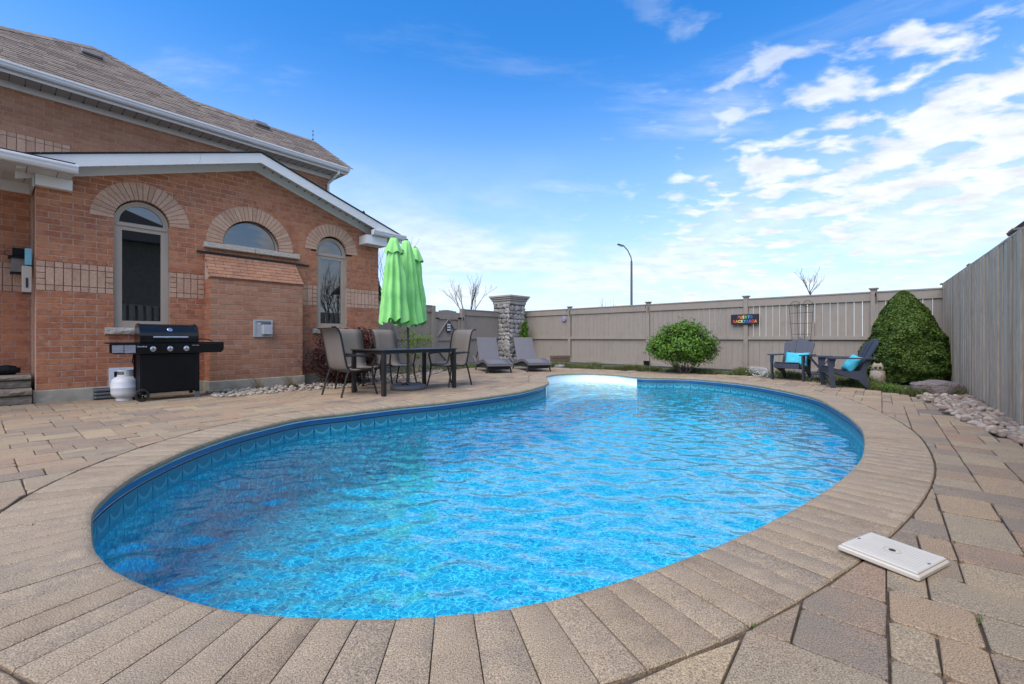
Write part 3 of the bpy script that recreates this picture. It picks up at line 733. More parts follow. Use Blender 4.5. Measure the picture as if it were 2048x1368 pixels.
# ---- windows
def ring_pts(c, z, r_, n, a0=0, a1=math.pi): return [(c + r_ * math.cos(a0 + (a1 - a0) * i / n), z + r_ * math.sin(a0 + (a1 - a0) * i / n)) for i in range(n + 1)]
def arch_poly(c, hw, zb, zs, n=18):
    return [(c - hw, zb), (c + hw, zb)] + ring_pts(c, zs, hw, n)
def extr(mb, outer, inner, y0, y1):
    """frame between two matching outlines (x,z)"""
    n = len(outer); vs = [(x, y, z) for y in (y0, y1) for P in (outer, inner) for x, z in P]; fs = []
    for i in range(n):
        j = (i + 1) % n
        fs += [(i, j, n + j, n + i)[::1], (2 * n + i, 3 * n + i, 3 * n + j, 2 * n + j), (i, 2 * n + i, 2 * n + j, j), (n + i, n + j, 3 * n + j, 3 * n + i)]
    return mb.add(vs, fs)
for wi, ((c, hw, zb, zs), ro, za) in enumerate(zip(WINS, RO, ASP)):
    win = thing('arched_window', None, None); win.parent = house
    # voussoirs: each one an arch brick
    n = int(math.pi * (hw + ro) / 2 / .072); rm = MB()
    o_, i_ = ring_pts(c, za, ro - .004, 36), ring_pts(c, za, hw, 36)
    vs = [(x, y, z) for y in (.0005, .10) for P in (o_, i_) for x, z in P]; fs = []
    for i in range(36):
        fs += [(i, i + 1, 37 + i + 1, 37 + i), (74 + i, 111 + i, 111 + i + 1, 74 + i + 1), (37 + i, 37 + i + 1, 111 + i + 1, 111 + i), (i, 74 + i, 74 + i + 1, i + 1)]
    rm.add(vs, fs).build('arch_mortar', M['dmortar'], gw)
    for q in range(n):
        a0, a1 = math.pi * q / n, math.pi * (q + 1) / n; g = .0035
        P = []
        for (r_, a, s) in ((hw + .0, a0, 1), (ro, a0, 1), (ro + .003, (a0 + a1) / 2, 0), (ro, a1, -1), (hw, a1, -1)):
            P.append((c + r_ * math.cos(a) - s * g * math.sin(a), za + r_ * math.sin(a) + s * g * math.cos(a)))
        k = len(P); f_ = -.011 + jr.uniform(-.002, .002); cx = sum(p[0] for p in P) / k; cz = sum(p[1] for p in P) / k
        vs = [(x - cx, .05, z - cz) for x, z in P] + [(x - cx, f_ + .004, z - cz) for x, z in P] + [((x - cx) * .97, f_, (z - cz) * .985) for x, z in P]
        fs = [tuple(range(2 * k, 3 * k))] + [(i, (i + 1) % k, k + (i + 1) % k, k + i) for i in range(k)] + [(k + i, k + (i + 1) % k, 2 * k + (i + 1) % k, 2 * k + i) for i in range(k)]
        MB().add(vs, fs).build('arch_brick', M['blonde'], gw, loc=(cx, 0, cz))
    # frame
    d0, d1 = .060, .115
    fb = MB(); A, B = arch_poly(c, hw - .004, zb, zs if wi != 1 else 2.70), arch_poly(c, hw - .045, zb + .045, zs if wi != 1 else 2.745)
    extr(fb, A, B, d0, d1); fb.build('frame', M['frame'], win)
    if wi != 1:
        fb = MB(); zt = zs - .05
        fb.bx(c - hw + .03, c + hw - .03, d0 - .012, d1, zt - .02, zt + .02, .003)
        P = [(c - hw + .045, zb + .045), (c + hw - .045, zb + .045), (c + hw - .045, zt - .02), (c - hw + .045, zt - .02)]
        Q = [(c - hw + .11, zb + .115), (c + hw - .11, zb + .115), (c + hw - .11, zt - .085), (c - hw + .11, zt - .085)]
        extr(fb, P, Q, d0 + .008, d1 - .005); fb.build('sash', M['frame'], win)
        MB().bx(c - hw + .10, c + hw - .10, d0 + .030, d0 + .036, zb + .10, zt - .07).build('pane', M['pane'], win)
        ap_ = arch_poly(c, hw - .05, zt + .02, zs)
        fb = MB(); extr(fb, arch_poly(c, hw - .046, zt + .021, zs), arch_poly(c, hw - .075, zt + .045, zs), d0 + .012, d1 - .01); fb.build('fanlight_frame', M['frame'], win)
        k = len(ap_); MB().add([(x, d0 + .034, z) for x, z in ap_] + [(x, d0 + .040, z) for x, z in ap_], [tuple(range(k)), tuple(range(k, 2 * k))[::-1]]).build('fanlight_pane', M['pane'], win)
        # stone sill with rough front
        sl = MB(); m_ = 14; rows = []
        for zz, yy in ((zb - .115, .02), (zb - .115, -.045), (zb - .10, -.075), (zb - .05, -.085), (zb - .012, -.080), (zb - .003, -.06), (zb, .05)):
            rows.append([(c - hw - .11 + (2 * hw + .22) * i / m_, yy + (jr.uniform(-.010, .010) if -.09 < yy < -.05 else 0), zz + (jr.uniform(-.006, .006) if zz < zb - .01 else 0)) for i in range(m_ + 1)])
        sl.sheet(rows); sl.add([rows[i][0] for i in range(7)] + [rows[i][-1] for i in range(7)], [tuple(range(7)), tuple(range(7, 14))[::-1]])
        sl.build('sill', M['sill'], win)
        # dark sheet standing in for the unlit room behind
        MB().bx(c - hw + .01, c + hw - .01, d1 + .002, d1 + .012, zb, zs + hw).build('dark_room_sheet', M['slot'], win)
    else:
        ap_ = arch_poly(c, hw - .05, 2.74, 2.745); k = len(ap_)
        MB().add([(x, d0 + .034, z) for x, z in ap_] + [(x, d0 + .040, z) for x, z in ap_], [tuple(range(k)), tuple(range(k, 2 * k))[::-1]]).build('pane', M['pane'], win)
        MB().bx(2.08, 2.925, -.10, .05, 2.60, 2.695, .008).bx(2.932, 3.78, -.10, .05, 2.60, 2.695, .008).build('sill', M['sill'], win)
        MB().bx(c - hw + .01, c + hw - .01, d1 + .002, d1 + .012, zb, zs + hw).build('dark_room_sheet', M['slot'], win)  # dark sheet in place of the unlit room

# ---- chimney breast
chim = thing('chimney_breast', None, None); chim.parent = house
cb_ = []; CY = -.30; C0, C1 = 2.10, 3.75
core = MB(); core.bx(C0 + .008, C1 - .008, CY + .008, -.001, .1, 2.04)
core.add([(C0 + .008, CY + .008, 2.04), (C1 - .008, CY + .008, 2.04), (C1 - .03, -.002, 2.46), (C0 + .008, -.002, 2.46), (C0 + .008, -.002, 2.04), (C1 - .03, -.002, 2.04)], [(0, 1, 2, 3), (0, 3, 4), (1, 5, 2)])
core.build('chimney_core', M['mortar'], chim)
wall_rows(Z0, 2.04, C0, C1, CY, cb_, lim=False)
for b in cb_: put_brick(b, 'brick', M['brickup'], chim)
sb = MB(); k = 0; z = Z0
while z < 2.0:                             # left return bricks
    for s, e in (((0, .13), (.13, .30)) if k % 2 else ((0, .26), (.26, .30))): sb.bx(C0 - .0, C0 + .03, CY + s + .005, CY + e - .005, z + .005, z + BH - .005)
    z += BH; k += 1
sb.build('return_bricks', M['brick'], chim, kind='stuff')
# sloping brick shoulder
sl = Vector((0, .30, .44)).normalized(); nrm = Vector((0, -.44, .30)).normalized(); Ls = .532
q = 0; d = 0
while d < Ls - .03:
    x = C0 - (q % 2) * BR / 2
    while x < C1:
        a, b = max(x, C0 - .01) + .003, min(x + BR, C1 + .01 - d * .08) - .003
        if b - a > .03:
            ce = Vector(((a + b) / 2, CY, 2.035)) + sl * (d + .038) + nrm * .004
            mt = Matrix(((1, 0, 0), (0, sl.y, nrm.y), (0, sl.z, nrm.z)))
            key = ('sh', round(b - a, 2))
            if key not in cache: cache[key] = MB().box((0, 0, 0), (b - a, .070, .05), mt, .004).mesh('shoulder_brick', M['blonde2'])
            o = link('shoulder_brick', cache[key], chim, ce)
        x += BR
    d += .076; q += 1
MB().bx(C0 - .02, C1 + .02, CY - .006, CY + .03, 2.012, 2.036).build('drip_course', M['dmortar'], chim)
MB().bar((1.98, -.02, 2.515), (4.0, -.02, 2.495), .05, .03).build('flashing', M['slot'], chim)
MB().bx(C0 - .03, C1 + .03, CY - .03, -.04, -.03, Z0 + .002, .01).build('plinth', M['concrete'], chim)

# ---- gable roof of the wing: slabs, fascia, soffit, frieze
OH = .35
gr = thing('gable_roof', None, None); gr.parent = house
def rz_(t, base): return base - PITCH * abs(t - APT)
def sloped(t0, t1, y0, y1, b0, b1, name, m, parent, n=1):
    mb = MB()
    for i in range(n):
        a, b = t0 + (t1 - t0) * i / n, t0 + (t1 - t0) * (i + 1) / n
        mb.add([(a, y0, rz_(a, b0)), (b, y0, rz_(b, b0)), (b, y1, rz_(b, b0)), (a, y1, rz_(a, b0)), (a, y0, rz_(a, b1)), (b, y0, rz_(b, b1)), (b, y1, rz_(b, b1)), (a, y1, rz_(a, b1))],
               [(0, 1, 2, 3)[::-1], (4, 5, 6, 7), (0, 1, 5, 4), (1, 2, 6, 5), (2, 3, 7, 6), (3, 0, 4, 7)])
    return mb.build(name, m, parent)
TL, TR = -.20, 6.15
for a, b in ((TL, APT), (APT, TR)):
    sloped(a, b, -OH, -OH + .02, 4.30, 4.485, 'fascia', M['white'], gr)
    sloped(a + (0 if a == TL else 0), b, -OH - .012, 2.9, 4.487, 4.50, 'roof_deck', M['shdark'], gr)
    sloped(max(a, -.2), b, -.025, -.002, 4.23, 4.39, 'frieze_board', M['white'], gr)
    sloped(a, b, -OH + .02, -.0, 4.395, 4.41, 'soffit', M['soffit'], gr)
# soffit panel joints: narrow dark gaps
t = TL + .1; sj = MB()
while t < TR - .05:
    if abs(t - APT) > .05: sj.add([(t, -OH + .03, rz_(t, 4.3935)), (t + .006, -OH + .03, rz_(t + .006, 4.3935)), (t + .006, -.025, rz_(t + .006, 4.3935)), (t, -.025, rz_(t, 4.3935))], [(0, 1, 2, 3)]).bx(t - .008, t + .014, -.034, -.024, rz_(t, 4.372), rz_(t, 4.3935))
    t += .16
sj.build('soffit_joint', M['slot'], gr, kind='stuff')
MB().bar((1.93, -OH - .002, rz_(1.93, 4.31)), (1.96, -OH - .002, rz_(1.96, 4.48)), .004, .002, up=(1, 0, 0)).bar((1.93, -.027, rz_(1.93, 4.24)), (1.95, -.027, rz_(1.95, 4.385)), .004, .002, up=(1, 0, 0)).build('fascia_seam', M['soffit'], gr)
# shingle tabs along the rake edge
sh = MB(); t = TL
while t < TR:
    a, b = t, min(t + .228, TR)
    if a < APT < b: b = APT
    y0, y1 = -OH - .022, -OH + .25; za, zb2 = rz_(a, 4.501), rz_(b, 4.501)
    sh.add([(a, y0, za), (b, y0, zb2), (b, y1, zb2), (a, y1, za), (a, y0, za + .010), (b, y0, zb2 + .010), (b, y1, zb2 + .010), (a, y1, za + .010)], [(3, 2, 1, 0), (4, 5, 6, 7), (0, 1, 5, 4), (1, 2, 6, 5), (3, 0, 4, 7)]); t = b + .006
sh.build('edge_shingles', M['shdark'], gr, kind='stuff')
# eave return, right
MB().bx(5.20, 5.745, -OH + .03, -.002, 3.14, 3.34).build('eave_return', M['white'], gr)
MB().bx(5.28, 6.08, -OH + .04, .2, 3.335, 3.35).build('return_soffit', M['soffit'], gr)
def gutter(a, b, name, parent, r=.065):
    a, b = Vector(a), Vector(b); d = (b - a).normalized(); side = d.cross(Vector((0, 0, 1)))
    prof = [(.055, .115), (-.062, .115), (-.074, .108), (-.074, .085), (-.060, .06), (-.052, .03), (-.030, 0), (.055, 0)]
    vs = []; n = len(prof)
    for p in (a, b):
        for y, z in prof: vs.append(p + side * (-y) + Vector((0, 0, z)))
    fs = [(i, (i + 1) % n, n + (i + 1) % n, n + i) for i in range(n)] + [tuple(range(n))[::-1], tuple(range(n, 2 * n))]
    return MB().add(vs, fs).build(name, M['gutter'], parent)
gutter((5.32, -OH - .03, 3.35), (6.22, -OH - .03, 3.35), 'gutter', gr)
gutter((6.16, -OH + .02, 3.35), (6.16, 2.9, 3.35), 'gutter', gr)
# ---- left porch roof with return, over the recessed wall
pr = thing('porch_roof', None, None); pr.parent = house
PO = -.45
gutter((-4.5, PO - .05, 3.335), (.40, PO - .05, 3.335), 'gutter', pr)
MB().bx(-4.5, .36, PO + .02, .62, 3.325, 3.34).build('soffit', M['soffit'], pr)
MB().bx(-.01, .375, PO + .32, -.003, 3.165, 3.322).build('return_frieze', M['white'], pr)
MB().bx(-4.5, -.02, .575, .597, 3.16, 3.323).build('frieze_board', M['white'], pr)
MB().bx(-.035, -.015, -.11, .575, 3.14, 3.323).build('frieze_side', M['soffit'], pr)
vp = MB()
for i in range(14): vp.bx(-1.15, -.35, .02 + i * .032, .035 + i * .032, 3.314, 3.3215)
for s in ((-1.2, -1.15), (-.35, -.30)): vp.bx(s[0], s[1], -.02, .49, 3.31, 3.324)
vp.build('soffit_vent', M['soffit'], pr)
sj = MB(); t = -2.2
while t < .3: sj.bx(t, t + .006, PO + .03, .57, 3.322, 3.3245); t += .3
sj.build('soffit_joint', M['slot'], pr, kind='stuff')
MB().add([(-4.5, PO - .09, 3.46), (.37, PO - .09, 3.46), (.37, PO - .09, 3.475), (-4.5, PO - .09, 3.475), (-4.5, 2.9, 4.15), (.37, 2.9, 4.15)], [(0, 1, 2, 3), (3, 2, 5, 4), (0, 4, 5, 1), (1, 5, 2)]).build('roof_deck', M['shdark'], pr)
# ---- recessed wall on the left
rw = thing('recessed_wall', None, None); rw.parent = house
rb = []; RY = .60
wall_rows(.0, BZ0 - .01, -3.2, -.02, RY, rb, lim=False); wall_rows(BZ1, 3.18, -3.2, -.02, RY, rb, lim=False)
MB().bx(-3.2, -.0, RY + .008, RY + .12, 0, 3.5).bx(0.002, .10, .12, RY + .12, 0, 3.3).build('mortar_wall', M['mortar'], rw)
many(rb, M['brick'], 'brick_field', rw)
bb = []; band_bricks(-3.2, -.02, BZ0, RY - .003, bb, ends=False)
many(bb, M['blonde'], 'band_bricks', rw); MB().bx(-3.2, -.02, RY + .0035, RY + .0075, BZ0, BZ1).build('band_mortar', M['dmortar'], rw)
# ---- main block: upper wall, eave, roof
mw = thing('upper_wall', None, None); mw.parent = house
MY = 3.0; MT0, MT1 = -4.2, 6.03; ub = []
MB().bx(MT0, MT1 - .004, MY + .008, MY + .15, 0, 5.8).bx(MT1 - .15, MT1 - .004, MY + .15, MY + 8, 0, 5.8).build('mortar_wall', M['mortar'], mw)
z = 3.36; k = 0
while z < 4.35: brick_row(z, (MT0, MT1), MY, (k % 2) * BR / 2, ub); z += BH; k += 1
z = 4.80
while z < 5.70: brick_row(z, (MT0, MT1), MY, (k % 2) * BR / 2, ub); z += BH; k += 1
many(ub, M['brickup'], 'brick_field', mw)
bb = []; band_bricks(MT0, .62, 4.36, MY - .003, bb, ends=False, m=.12); many(bb, M['blonde'], 'band_bricks', mw); MB().bx(MT0, .62, MY + .0035, MY + .0075, 4.36, 4.80).build('band_mortar', M['dmortar'], mw)
ub = []; z = 4.36
while z < 4.78: brick_row(z, (.62, MT1), MY, (k % 2) * BR / 2, ub); z += BH; k += 1
many(ub, M['brickup'], 'brick_field', mw)
eb = MB(); z = 3.36
while z < 5.7: eb.bx(MT1 - .02, MT1 + .001, MY + .05, MY + 3, z + .005, z + BH - .005); z += BH
eb.build('end_bricks', M['brickup'], mw, kind='stuff')
mr_ = thing('main_roof', None, None); mr_.parent = house
EY, EZ, ET = 2.55, 5.78, 6.38
gutter((MT0, EY - .0, EZ), (ET, EY - .0, EZ), 'gutter', mr_)
MB().bx(MT0, ET - .02, EY + .04, EY + .06, EZ - .06, EZ + .08).bx(ET - .04, ET - .0, EY + .04, EY + 6, EZ - .02, EZ + .10).build('fascia', M['white'], mr_)
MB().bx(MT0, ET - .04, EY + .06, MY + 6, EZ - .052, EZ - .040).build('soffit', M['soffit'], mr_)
MB().bx(MT0, MT1 + .012, MY - .022, MY - .002, 5.60, EZ - .053).bx(MT1 + .002, MT1 + .02, MY, MY + 4, 5.60, EZ - .053).build('frieze_board', M['white'], mr_)
sj = MB(); t = MT0
while t < ET - .1:
    sj.bx(t, t + .007, EY + .07, MY - .03, EZ - .0545, EZ - .0515)
    if int(t * 100) % 2 == 0: sj.bx(t - .01, t + .014, MY - .05, MY - .03, EZ - .066, EZ - .0515)
    t += .2
sj.build('soffit_joint', M['slot'], mr_, kind='stuff')
MB().lathe([(.04, 0), (.055, -.012), (.03, -.02)], 14, (6.20, EY + .22, EZ - .052)).build('pot_light', M['bead'], mr_)
# roof plane z = A + .75 y through the eave
SL = .75; ZA = EZ + .10 - SL * (EY - .05)
rp_ = lambda x, y: hray(x, y, 0, -SL, 1, ZA)
pA, pB, pC, pD = rp_(626, 284), rp_(402, 213), rp_(192, 99), rp_(-60, 44)
poly = [Vector((MT0 - 1, EY - .05, EZ + .10)), Vector((ET + .03, EY - .05, EZ + .10)), pA, pB, pC, pD, Vector((MT0 - 1, pD.y, ZA + SL * pD.y))]
def dn(v, k=3.0): return Vector((v.x, v.y + k, v.z - SL * k))
rf = MB(); n = len(poly)
backp = [Vector((p.x + (.5 if i == 1 else 0), p.y + 6, EZ)) if i in (0, 1) else dn(p, max(0.3, (p.z - EZ) / SL)) for i, p in enumerate(poly)]
rf.add([p - Vector((0, 0, .02)) for p in poly] + backp, [tuple(range(n))] + [(i, n + i, n + (i + 1) % n, (i + 1) % n) for i in range(n)])
rf.build('roof_deck', M['shdark'], mr_)
# shingles
sh = MB(); sdir = Vector((0, 1, SL)).normalized(); Lmax = max((p.z - (EZ + .1)) for p in poly) / sdir.z; d = 0; q = 0
sr = random.Random(9)
def span(y):
    xs_ = []
    for i in range(n):
        a, b = poly[i], poly[(i + 1) % n]
        if (a.y > y) != (b.y > y): xs_.append(a.x + (b.x - a.x) * (y - a.y) / (b.y - a.y))
    return sorted(xs_)
nz = Vector((0, -SL, 1)).normalized()
while d < Lmax - .02:
    y = EY - .05 + d * sdir.y; xs_ = span(y + .05)
    if len(xs_) >= 2:
        x = xs_[0] - sr.uniform(0, .3)
        while x < xs_[-1] - .02:
            wd = sr.uniform(.10, .34); a, b = max(x, xs_[0]), min(x + wd, xs_[-1]); x += wd + .004
            if b - a < .02: continue
            th = sr.choice((.008, .013)); p0 = Vector((0, y, EZ + .10 + d * sdir.z)); p1 = p0 + sdir * .20
            sh.add([(a, *(p0)[1:]), (b, *(p0)[1:]), (b, *(p1)[1:]), (a, *(p1)[1:])] + [(xx, *(pp + nz * tt)[1:]) for xx, pp, tt in ((a, p0, th + .006), (b, p0, th + .006), (b, p1, .004), (a, p1, .004))],
                   [(4, 5, 6, 7), (0, 1, 5, 4), (1, 2, 6, 5), (3, 0, 4, 7)])
    d += .138; q += 1
sh.build('shingles', M['shingle'], mr_, kind='stuff')
# hip / ridge caps
rc = MB()
for a, b in ((poly[1], pA), (pA, pB), (pB, pC), (pC, pD)):
    Lr = (b - a).length; k = int(Lr / .16); dd = (b - a) / k
    for i in range(k): rc.bar(a + dd * i + nz * .02, a + dd * (i + 1.15) + nz * .012, .20, .014, up=nz)
rc.build('ridge_caps', M['shingle'], mr_, kind='stuff')
for (x, y) in ((183, 113), (522, 253)):
    c = rp_(x, y); mt = Matrix(((1, 0, 0), (0, sdir.y, nz.y), (0, sdir.z, nz.z)))
    MB().box(c + nz * .05, (.36, .30, .10), mt, .02).box(c + nz * .02, (.46, .44, .02), mt).build('roof_vent', M['lamp'], mr_)
MB().tube([pA, pA + Vector((0, 0, .36))], .006, 6).lathe([(.0, .05), (.035, .08), (0, .11)], 8, pA).lathe([(.0, .19), (.03, .215), (0, .24)], 8, pA).lathe([(.0, .31), (.028, .335), (0, .36)], 8, pA).build('finial', M['lamp'], mr_)
dsx = 5.98
MB().tube([(dsx + .10, EY + .02, EZ + .02), (dsx + .10, EY + .02, EZ - .10), (dsx - .02, MY - .06, EZ - .35), (dsx - .02, MY - .06, EZ - 2.6)], .035, 8).build('downspout', M['white'], mr_)

# ---- things on and by the house
def onhouse(t, y, z): return H0 + HU * t + HV * y + Vector((0, 0, z))
v = thing('wall_vent', 'square grey fireplace vent box on the brick chimney breast', 'vent', onhouse(2.98, CY, 1.135), HA)
fb = MB(); extr(fb, [(-.17, -.165), (.17, -.165), (.17, .165), (-.17, .165)], [(-.14, -.135), (.14, -.135), (.14, .135), (-.14, .135)], -.03, 0); fb.build('flange', M['lgrey'], v)
MB().bx(-.14, .14, -.012, 0, -.135, .135).build('back_plate', M['lgrey'], v)
MB().bx(-.03, .135, -.12, -.012, -.115, .07, .006).build('hood', M['lgrey'], v)
MB().bx(-.03, .13, -.06, -.012, .085, .115).build('grille', M['grey'], v)
MB().bx(-.10, -.04, -.018, -.0125, .075, .095).build('label_plate', M['white'], v)

lt = thing('wall_lantern', 'black wall lantern with frosted box on the recessed brick wall', 'lantern', onhouse(-.145, RY - .16, 2.0), HA); lt.scale = (.75, .75, .85)
MB().bx(-.15, .15, -.14, .14, .16, .20, .004).bx(-.095, .095, -.09, .09, .20, .34, .01).build('cap', M['blackm'], lt)
MB().bx(-.11, .11, -.10, .10, -.08, .16).build('shade', M['amber'], lt)
MB().bx(-.125, .125, -.115, .115, -.11, -.08).bx(-.03, .03, .10, .17, .02, .26).build('bracket', M['blackm'], lt)
MB().tube([(-.14, -.12, .19), (-.20, -.12, .20), (-.20, -.12, .26), (-.12, -.12, .28)], .006, 5).build('hook', M['blackm'], lt)
tag(MB().bx(-.035, .035, -.02, .02, -.12, .12, .006).build('painted_plaque', M['cyan'], loc=onhouse(-.07, .03, 2.13)), 'small pale blue plaque hung at the brick corner above a beige box', 'plaque').rotation_euler = (0, 0, HA)
o = thing('meter_box', 'narrow beige box on the wall beside the black lantern', 'box', onhouse(-.085, .04, 1.80), HA)
MB().bx(-.05, .05, -.05, .05, -.19, .19, .008).build('case', M['frame'], o); MB().bx(-.012, .012, -.056, -.05, -.12, .02).bx(-.045, .045, -.045, .045, -.215, -.195).build('slot', M['slot'], o)

st = thing('stone_steps', 'two weathered stone steps at the recessed brick wall', 'steps', onhouse(0, 0, 0), HA)
def slab(x0, x1, y0, y1, z0, z1):
    m_ = max(2, int((x1 - x0) / .06)); rows = []
    for yy, zz in ((y0 + .02, z0), (y0 - .005, z0 + .01), (y0 - .015, (z0 + z1) / 2), (y0, z1 - .015), (y0 + .03, z1), (y1, z1)):
        rows.append([(x0 + (x1 - x0) * i / m_, yy + jr.uniform(-.008, .008), zz + jr.uniform(-.004, .004)) for i in range(m_ + 1)])
    return MB().sheet(rows).add([rows[i][-1] for i in range(6)] + [(x1, y1, z0)], [tuple(range(7))])
for (x0, x1, y0, y1, z0, z1) in ((-1.6, -.72, -.10, .6, .13, .22), (-.71, -.04, -.10, .6, .13, .22), (-1.5, -.42, -.06, .6, -.01, .125), (-.41, -.04, -.06, .6, -.01, .125),
                                 (-1.7, -.95, .10, .6, .34, .41), (-.94, -.04, .10, .6, .34, .41), (-1.45, -.55, .14, .6, .22, .335), (-.54, -.04, .14, .6, .22, .335)):
    slab(x0, x1, y0, y1, z0, z1).build('step_stone', M['stonestep'], st)
tag(MB().tube([(-.09, 0, .07), (.02, 0, .075), (.10, 0, .07)], [.07, .075, .06], 12).bx(.08, .14, -.03, .03, .03, .11, .01).build('garden_hose_pot', M['blackm'], loc=onhouse(-.28, .25, .41)), 'small black pot on top of the stone steps', 'pot').rotation_euler = (0, 0, HA)

o = thing('dryer_vent', 'pale square vent frame low on the brick wall behind the white tank', 'vent', onhouse(1.02, 0, .30), HA)
fb = MB(); extr(fb, [(-.22, -.17), (.27, -.17), (.27, .17), (-.22, .17)], [(-.16, -.11), (.21, -.11), (.21, .11), (-.16, .11)], -.035, .0); fb.build('frame', M['bead'], o); MB().bx(-.16, .21, -.012, 0, -.11, .11).build('screen', M['slot'], o)
o = MB(); prof = []
for i in range(15): prof.append((-.14 + .02 * i, .02 + (.018 if i % 4 < 2 else 0)))
o = thing('downspout_extension', 'grey corrugated drain piece lying behind the white gas tank', 'drain pipe', onhouse(.76, -.20, 0), HA)
for k in range(3): MB().bx(-.16, .34, -.09 - .004 * k, .09, .015 + k * .055, .058 + k * .055, .012).build('rib', M['grey'], o)
MB().bx(-.155, .33, -.075, .075, .0, .17).build('core', M['slot'], o)
# ------------------------------------------------------------ fences
FB = Vector((9.74, 10.07, 0)); FBD = Vector((-.720, .694, 0)); FBA = math.atan2(.694, -.720)
frnd = random.Random(21)
BOARDS = {}
def board(root, x, w_, z0, z1, y, m, th=.018, name='board', front=1):
    key = (round(w_, 3), round(z1 - z0, 2), th, m.name)
    if key not in BOARDS: BOARDS[key] = MB().box((0, 0, 0), (w_, th, z1 - z0), None, .002).mesh('board', m)
    return link(name, BOARDS[key], root, (x, y, (z0 + z1) / 2))
def panel(root, x0, x1, H, s, gap, m, mid=.95, top=.20):
    """one bay of the painted privacy fence; s = +1 when the visible face is +y"""
    board(root, (x0 + x1) / 2, x1 - x0, H - .035, H, 0, m, .11, 'top_cap')
    board(root, (x0 + x1) / 2, x1 - x0, H - .035 - top, H - .037, s * .03, m, .022, 'top_rail')
    board(root, (x0 + x1) / 2, x1 - x0, mid - .045, mid + .045, s * .038, m, .04, 'middle_rail')
    board(root, (x0 + x1) / 2, x1 - x0, .02, .14, s * .03, m, .022, 'kick_board')
    x = x0
    while x < x1 - .03:
        w_ = min(.165, x1 - x); g = gap * frnd.uniform(.4, 1.4) if gap else .003
        ww = round((w_ - g) / .003) * .003
        board(root, x + w_ / 2, max(.03, ww), mid + .02, H - .10, -s * frnd.uniform(0, .004), m)
        board(root, x + w_ / 2, max(.03, w_ - max(.003, g * .35)), .08, mid - .01, -s * frnd.uniform(0, .004), m)
        x += w_
def post(root, x, H, s, m, w_=.115, cap=True):
    p = MB().box((0, 0, H / 2), (w_, w_, H), None, .004).build('post', m, root, loc=(x, s * .012, 0))
    if cap: MB().box((0, 0, 0), (w_ + .07, w_ + .07, .03), None, .005).box((0, 0, -.03), (w_ + .02, w_ + .02, .03)).build('post_cap', m, p, loc=(0, 0, H + .03))
bf = thing('wooden_fence', 'long taupe painted wooden fence behind the pool with board gaps on its right half', 'fence', FB, FBA)
PX = [-.06, 1.21, 4.09, 7.13, 10.4, 13.1]
for i in range(5): panel(bf, PX[i] + .055, PX[i + 1] - .055, 2.09, -1 if False else 1, [.006, .011, .006, .0, .0][i], M['fence'])
for x in PX[1:5]: post(bf, x, 2.13, 1, M['fence'])
for x in (7.13, 10.4, 4.09 * 0 + 1.19):          # black plant hooks on the posts
    MB().tube([(x - .03, .09, 1.78), (x - .03, .085, 2.02), (x - .03, .16, 2.06), (x - .03, .26, 2.0), (x - .03, .28, 1.94)], .008, 5).build('plant_hook', M['blackm'], bf)
sf = thing('wooden_fence', 'taupe wooden fence with a low arched gate between house corner and stone pillar', 'fence', Vector((-4.6, 13.74, 0)), math.atan2(.762, .647))
u2 = Vector((.647, .762, 0))
def sfx(px_): r_ = (px_ - 1024) / F; return (r_ * 13.74 + 4.6) / (.647 - r_ * .762)
g0, g1 = sfx(869), sfx(920); e1 = sfx(1000)
panel(sf, -2.0, sfx(786), 2.11, -1, 0, M['fence']); panel(sf, sfx(786) + .1, g0 - .15, 2.11, -1, 0, M['fence'])
panel(sf, g1 + .17, e1 + .2, 2.05, -1, 0, M['fence'])
for x in (sfx(786) + .05, ): post(sf, x, 2.12, -1, M['fence'], cap=False)
post(sf, g0 - .09, 2.10, -1, M['fence'], .15, False); post(sf, g1 + .10, 2.06, -1, M['fence'], .15, False)
gate = thing('garden_gate', 'arched taupe wooden gate with cross braces and a small zebra striped sign', 'gate', Vector((-4.6, 13.74, 0)) + u2 * ((g0 + g1) / 2), math.atan2(.762, .647))
gwid = (g1 - g0) / 2 - .02; n_ = 7
for i in range(n_):
    x = -gwid + (i + .5) * 2 * gwid / n_; zt = 1.78 + .20 * (math.sqrt(max(0, 1 - (x / (gwid * 1.08)) ** 2)))
    board(gate, x, 2 * gwid / n_ - .004, .10, round(zt, 2), 0, M['fence'])
MB().bx(-gwid, gwid, -.045, -.012, 1.63, 1.76, .004).build('top_rail', M['fence'], gate)
for s in (-1, 1):
    MB().bx(s * (gwid - .05) - .05, s * (gwid - .05) + .05, -.045, -.012, .10, 1.63, .004).build('stile', M['fence'], gate)
    MB().bar((s * .02, -.03, 1.62), (s * (gwid - .08), -.03, 1.02), .03, .085, up=(0, 1, 0)).build('brace', M['fence'], gate)
    MB().bar((s * (gwid - .08), -.03, .55), (s * .1, -.03, .15), .03, .085, up=(0, 1, 0)).build('brace', M['fence'], gate)
MB().bx(-gwid + .1, gwid - .1, -.04, -.012, .85, .95, .004).build('middle_rail', M['fence'], gate)
for z in (1.66, .55): MB().bx(-gwid - .06, -gwid + .16, -.055, -.046, z - .02, z + .02).build('hinge', M['blackm'], gate)
MB().bx(gwid - .12, gwid + .12, -.06, -.046, 1.66, 1.72).tube([(gwid + .08, -.06, 1.7), (gwid + .08, -.14, 1.72), (gwid + .08, -.14, 1.60)], .014, 6).build('latch', M['blackm'], gate)
